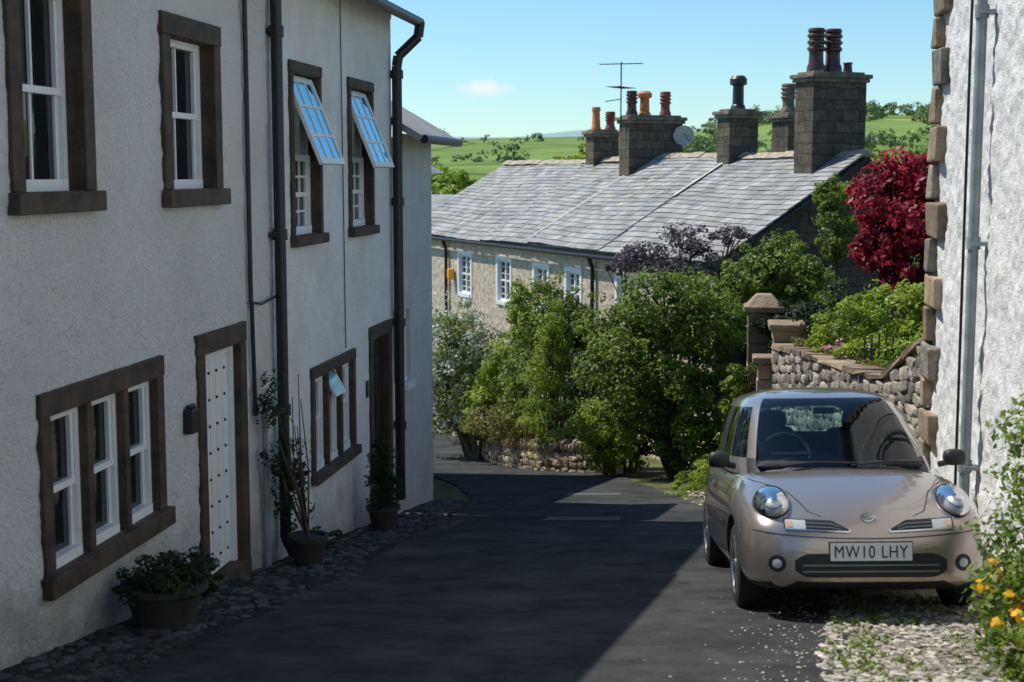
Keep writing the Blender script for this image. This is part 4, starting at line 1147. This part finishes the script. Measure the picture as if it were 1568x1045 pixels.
    def strip_front(mb, pts, w, mat, off=.004):
        v = []
        for i, (x, z) in enumerate(pts):
            a_ = pts[max(0, i-1)]; b_ = pts[min(len(pts)-1, i+1)]
            dx, dz = b_[0]-a_[0], b_[1]-a_[1]; q = math.hypot(dx, dz); nx_, nz_ = -dz/q*w/2, dx/q*w/2
            v += [fp(x+nx_, z+nz_, off), fp(x-nx_, z-nz_, off)]
        mb.add(v, [(2*i, 2*i+1, 2*i+3, 2*i+2) for i in range(len(pts)-1)], mat)
    def patch(mb, bot, topl, mat, off=.004, K=4):
        n_ = len(bot); v = []
        for (b_, t_) in zip(bot, topl):
            for k in range(K+1):
                s_ = k/K; v.append(fp(b_[0]*(1-s_)+t_[0]*s_, b_[1]*(1-s_)+t_[1]*s_, off))
        mb.add(v, [(i*(K+1)+k, (i+1)*(K+1)+k, (i+1)*(K+1)+k+1, i*(K+1)+k+1) for i in range(n_-1) for k in range(K)], mat)
    lin = np.linspace
    mb = MB()
    xs_ = lin(-.49, .49, 33)
    def taper(x): return .045*max(0, (abs(x)-.38)/.11)**2
    patch(mb, [(x, .295+taper(x)) for x in xs_], [(x, .45-taper(x)) for x in xs_], BLK, .004)
    for zz in (.335, .375): strip_front(mb, [(x, zz) for x in lin(-.44, .44, 21)], .010, DSL, .008)
    for sx in (-1, 1):
        xs_ = [sx*v for v in lin(.13, .55, 16)]
        def lo_z(x): return .585+.045*(abs(x)-.13)
        lo = [(x, lo_z(x)) for x in xs_]; hi = [(x, lo_z(x)+.010+.058*min(1, (abs(x)-.12)/.12)) for x in xs_]
        patch(mb, lo, hi, BLK, .005, 3)
        patch(mb, [(sx*v, lo_z(v)+.006) for v in lin(.41, .54, 6)], [(sx*v, lo_z(v)+.06) for v in lin(.41, .54, 6)], SIL, .009, 3)
        patch(mb, [(sx*v, lo_z(v)+.015) for v in lin(.495, .535, 4)], [(sx*v, lo_z(v)+.05) for v in lin(.495, .535, 4)], AMB, .012, 2)
        strip_front(mb, lo, .010, CHROME, .010)
        strip_front(mb, [lo[0], ((lo[0][0]+hi[0][0])/2, (lo[0][1]+hi[0][1])/2), hi[0]], .010, CHROME, .010)
        for k in (1, 2):
            strip_front(mb, [(lo[i][0], lo[i][1]*(1-k/3)+hi[i][1]*k/3) for i in range(2, 11)], .004, DSL, .008)
        v = []; c = (sx*.60, .385)
        for k in range(4):
            for i in range(20):
                t = 6.2832*i/20; v.append(fp(c[0]+math.cos(t)*.055*k/3, c[1]+math.sin(t)*.055*k/3, .004))
        mb.add(v, [(k*20+i, k*20+(i+1)%20, (k+1)*20+(i+1)%20, (k+1)*20+i) for k in range(3) for i in range(20)], BLK)
        v = []
        for k in range(3):
            for i in range(16):
                t = 6.2832*i/16; v.append(fp(c[0]+math.cos(t)*.03*k/2, c[1]+math.sin(t)*.03*k/2, .012-.004*k/2))
        mb.add(v, [(k*16+i, k*16+(i+1)%16, (k+1)*16+(i+1)%16, (k+1)*16+i) for k in range(2) for i in range(16)], SIL)
    strip_front(mb, [(x, .545+.05*(abs(x)/.75)**2) for x in lin(-.74, .74, 41)], .007, BLK, .003)
    v = []
    for k in range(2):
        for i in range(20):
            t = 6.2832*i/20; r_ = (.032, .044)[k]; v.append(fp(math.cos(t)*r_, .672+math.sin(t)*r_*.6, .012))
    mb.add(v, [(i, (i+1)%20, 20+(i+1)%20, 20+i) for i in range(20)], CHROME)
    strip_front(mb, [(x, .672) for x in lin(-.052, .052, 5)], .012, CHROME, .015)
    mb.build('front_trim', g, smooth=False, matrix=CMX)
    mb = MB(); DN = Vector((0, 0, -1))
    for sx in (-1, 1):
        pts = [(sx*x, l) for (x, l) in ((.30, .065), (.38, .11), (.42, .22), (.47, .38), (.58, .58), (.66, .75), (.69, .88))]
        v = []
        for i, (x, l) in enumerate(pts):
            v += [hit((x-.004, l, 3), DN, .003), hit((x+.004, l, 3), DN, .003)]
        mb.add(v, [(2*i, 2*i+1, 2*i+3, 2*i+2) for i in range(len(pts)-1)], BLK)
    mb.build('bonnet_seam', g, matrix=CMX)
    pods, lens = MB(), MB()
    for sx in (-1, 1):
        c = Vector((sx*.595, .335, .735)); rx_, ry_, rz_ = .130, .27, .140
        axd = Vector((sx*.10, -.80, .59)).normalized()
        NA, NB = 48, 28
        def ell(scale, NAx=NA, NBx=NB):
            v = []
            u_ = axd.orthogonal().normalized(); w_ = axd.cross(u_)
            for k in range(NBx+1):
                ph = math.pi*k/NBx
                for i in range(NAx):
                    t = 6.2832*i/NAx
                    d = axd*math.cos(ph)+(u_*math.cos(t)+w_*math.sin(t))*math.sin(ph)
                    v.append(c+Vector((d.x*rx_, d.y*ry_, d.z*rz_))*scale)
            return v
        vo = ell(1.0); vi = ell(.95)
        KL = 9
        for k in range(NB):
            if k < KL: lens.add([vo[j] for j in range(k*NA, (k+2)*NA)], [(i, (i+1)%NA, NA+(i+1)%NA, NA+i) for i in range(NA)], CLEAR)
            else: pods.add([vo[j] for j in range(k*NA, (k+2)*NA)], [(i, (i+1)%NA, NA+(i+1)%NA, NA+i) for i in range(NA)], BLK if k == KL else PAINT)
        for k in range(0, KL+1):
            mt = CHROME if k < 2 else (DSL if k == 2 else (SIL if k < 5 else (DSL if k == 5 else SIL)))
            pods.add([vi[j] for j in range(k*NA, (k+2)*NA)], [(i, (i+1)%NA, NA+(i+1)%NA, NA+i) for i in range(NA)], mt)
    pods.build('headlamps', g, smooth=True, matrix=CMX); lens.build('headlamp_lenses', g, smooth=True, matrix=CMX)
    mb = MB(); pl = min(fp(x, .46, 0).y for x in (-.2, 0, .2)) - .012
    mb.box(-.262, .262, pl-.006, pl+.012, .405, .52, PLATE)
    mb.box(-.268, .268, pl+.0, pl+.05, .397, .528, BLK)
    mb.build('number_plate', g, matrix=CMX)
    cu = bpy.data.curves.new('t', 'FONT'); cu.body = 'MW10 LHY'; cu.size = .11; cu.extrude = .0015; cu.space_character = 1.12
    to = bpy.data.objects.new('t', cu); scene.collection.objects.link(to)
    dg = bpy.context.evaluated_depsgraph_get(); dg.update()
    tm = bpy.data.meshes.new_from_object(to.evaluated_get(dg)); bpy.data.objects.remove(to)
    co = np.array([v.co[:] for v in tm.vertices]); mn, mxx = co.min(0), co.max(0)
    for v in tm.vertices:
        x = (v.co.x-(mn[0]+mxx[0])/2)/(mxx[0]-mn[0])*.47; z = (v.co.y-mn[1])/(mxx[1]-mn[1])*.080+.423
        v.co = (x, pl-.008-v.co.z, z)
    tm.materials.clear(); tm.materials.append(BLK)
    o = bpy.data.objects.new('number_plate_text', tm); scene.collection.objects.link(o); o.matrix_world = CMX; adopt(o, g)
    mb = MB()
    for l in (.73, 3.14):
        for sx in (-1, 1):
            xo = sx*.815; xi = sx*.63; r = .292
            prof = [(xi, .2), (xi, r-.03), (xi+sx*.02, r-.006), (xi+sx*.04, r), (xo-sx*.04, r), (xo-sx*.015, r-.008), (xo, r-.035), (xo-sx*.004, .205), (xo-sx*.03, .195)]
            nn = 40; v = []
            for (x, rr_) in prof:
                for i in range(nn): t = 6.2832*i/nn; v.append((x, l+rr_*math.cos(t), .292+rr_*math.sin(t)))
            mb.add(v, [(k*nn+i, k*nn+(i+1)%nn, (k+1)*nn+(i+1)%nn, (k+1)*nn+i) for k in range(len(prof)-1) for i in range(nn)], TYRE)
            mb.cyl((xo-sx*.06, l, .292), (xo-sx*.05, l, .292), .2, .2, BLK, 30)
            mb.cyl((xo-sx*.05, l, .292), (xo-sx*.008, l, .292), .05, .045, ALLOY, 16)
            for k in range(7):
                t = 6.2832*k/7; c_ = math.cos(t); s_ = math.sin(t)
                mb.obox((xo-sx*.025, l+c_*.11, .292+s_*.11), (.012, 0, 0), (0, c_*.09, s_*.09), (0, -s_*.02, c_*.02), ALLOY)
            pts = [(xo-sx*.012, l+math.cos(t)*.2, .292+math.sin(t)*.2) for t in [6.2832*k/36 for k in range(37)]]
            mb.tube(pts, .012, ALLOY, 6)
    mb.build('wheels', g, smooth=True, matrix=CMX)
    mb = MB()
    for sx in (-1, 1):
        stone(mb, (sx*.86, 1.20, 1.01), [(.082, 0, 0), (0, .055, 0), (0, 0, .062)], BLK, False, True, 0)
        mb.tube([(sx*.74, 1.18, .96), (sx*.84, 1.2, .98)], .022, BLK, 8)
    mb.build('door_mirrors', g, smooth=True, matrix=CMX)
    mb = MB()
    mb.tube([(-.45, .89, .975), (-.2, .905, 1.0), (.1, .885, .99)], .008, BLK, 6); mb.tube([(.05, .88, .975), (.3, .905, 1.0), (.58, .93, .99)], .008, BLK, 6)
    mb.cyl((0, 1.95, 1.50), (0, 2.2, 1.56), .006, .003, BLK, 6)
    mb.build('wipers', g, matrix=CMX)
    mb = MB()
    for sx in (-1, 1):
        S_ = Vector((-sx, 0, 0))
        def sp(l, z, off=.003): return hit((sx*2, l, z), S_, off)
        for (pts) in ([(1.12, .93), (1.1, .7), (1.12, .45), (1.2, .26)], [(2.2, .93), (2.22, .7), (2.2, .45), (2.15, .26)], [(1.2, .262), (1.6, .25), (2.15, .262)]):
            v = []
            for (l, z) in pts: v += [sp(l-.004, z-.003), sp(l+.004, z+.003)]
            if all(p is not None for p in v): mb.add(v, [(2*i, 2*i+1, 2*i+3, 2*i+2) for i in range(len(pts)-1)], BLK)
        mb.obox((sx*.845, 2.0, .80), (.012, 0, 0), (0, .08, 0), (0, 0, .015), PAINT)
        v = []
        pts = [(l, .56) for l in np.linspace(1.15, 2.7, 12)]
        for (l, z) in pts: v += [sp(l, z-.022, .010), sp(l, z+.022, .010)]
        if all(p is not None for p in v): mb.add(v, [(2*i, 2*i+1, 2*i+3, 2*i+2) for i in range(len(pts)-1)], PAINT)
    mb.build('side_trim', g, matrix=CMX)
make_car()

# ------------------------------------------------------------------ world, sun, camera
SH = Vector((-.95, .31, 0)).normalized(); EL = math.radians(56)
sd = Vector((SH.x*math.cos(EL), SH.y*math.cos(EL), math.sin(EL)))
w = bpy.data.worlds.new('World'); scene.world = w; w.use_nodes = True
t = w.node_tree; t.nodes.clear(); N = t.nodes; L = t.links
out = N.new('ShaderNodeOutputWorld'); bg = N.new('ShaderNodeBackground'); bg.inputs[1].default_value = .145
sky = N.new('ShaderNodeTexSky'); sky.sky_type = 'NISHITA'; sky.sun_disc = False; sky.sun_elevation = EL
sky.sun_rotation = math.atan2(SH.x, SH.y) % (2*math.pi); sky.air_density = 1.0; sky.dust_density = .1; sky.ozone_density = 3.0; sky.altitude = 100
tint = N.new('ShaderNodeMixRGB'); tint.blend_type = 'MULTIPLY'; tint.inputs[0].default_value = 1; tint.inputs[2].default_value = (.72, .93, 1.0, 1)
L.new(sky.outputs[0], tint.inputs[1])
tc = N.new('ShaderNodeTexCoord')
cd = Vector((-.1653, 1.0007, .0593)).normalized()
sub = N.new('ShaderNodeVectorMath'); sub.operation = 'SUBTRACT'; L.new(tc.outputs['Generated'], sub.inputs[0]); sub.inputs[1].default_value = cd
ml = N.new('ShaderNodeVectorMath'); ml.operation = 'MULTIPLY'; L.new(sub.outputs[0], ml.inputs[0]); ml.inputs[1].default_value = (1/.018, 1/.3, 1/.0062)
ln = N.new('ShaderNodeVectorMath'); ln.operation = 'LENGTH'; L.new(ml.outputs[0], ln.inputs[0])
ns = N.new('ShaderNodeTexNoise'); ns.inputs['Scale'].default_value = 110; ns.inputs['Detail'].default_value = 6; L.new(tc.outputs['Generated'], ns.inputs['Vector'])
m1 = N.new('ShaderNodeMath'); m1.operation = 'MULTIPLY_ADD'; L.new(ns.outputs[0], m1.inputs[0]); m1.inputs[1].default_value = 1.6; m1.inputs[2].default_value = .1
m2 = N.new('ShaderNodeMath'); m2.operation = 'SUBTRACT'; L.new(m1.outputs[0], m2.inputs[0]); L.new(ln.outputs['Value'], m2.inputs[1])
mr = N.new('ShaderNodeMapRange'); mr.interpolation_type = 'SMOOTHSTEP'; mr.inputs[1].default_value = -.35; mr.inputs[2].default_value = .7; mr.inputs[4].default_value = .75; L.new(m2.outputs[0], mr.inputs[0])
mx = N.new('ShaderNodeMixRGB'); L.new(mr.outputs[0], mx.inputs[0]); L.new(tint.outputs[0], mx.inputs[1]); mx.inputs[2].default_value = (6.6, 6.6, 6.6, 1)
L.new(mx.outputs[0], bg.inputs[0]); L.new(bg.outputs[0], out.inputs[0])

sl_ = bpy.data.lights.new('sun', 'SUN'); sl_.energy = 5.0; sl_.angle = math.radians(.53); sl_.color = (1, .96, .88)
so = bpy.data.objects.new('sun', sl_); scene.collection.objects.link(so); so.rotation_euler = sd.to_track_quat('Z', 'Y').to_euler(); so.location = (0, 0, 30)

cam = bpy.data.cameras.new('camera'); cam.lens = 50; cam.sensor_width = 36; cam.clip_end = 9000; cam.clip_start = .05
cam.dof.use_dof = True; cam.dof.focus_distance = 16; cam.dof.aperture_fstop = 3.2
co = bpy.data.objects.new('camera', cam); scene.collection.objects.link(co)
co.rotation_euler = (math.radians(90-6.73), 0, math.radians(8.25)); scene.camera = co
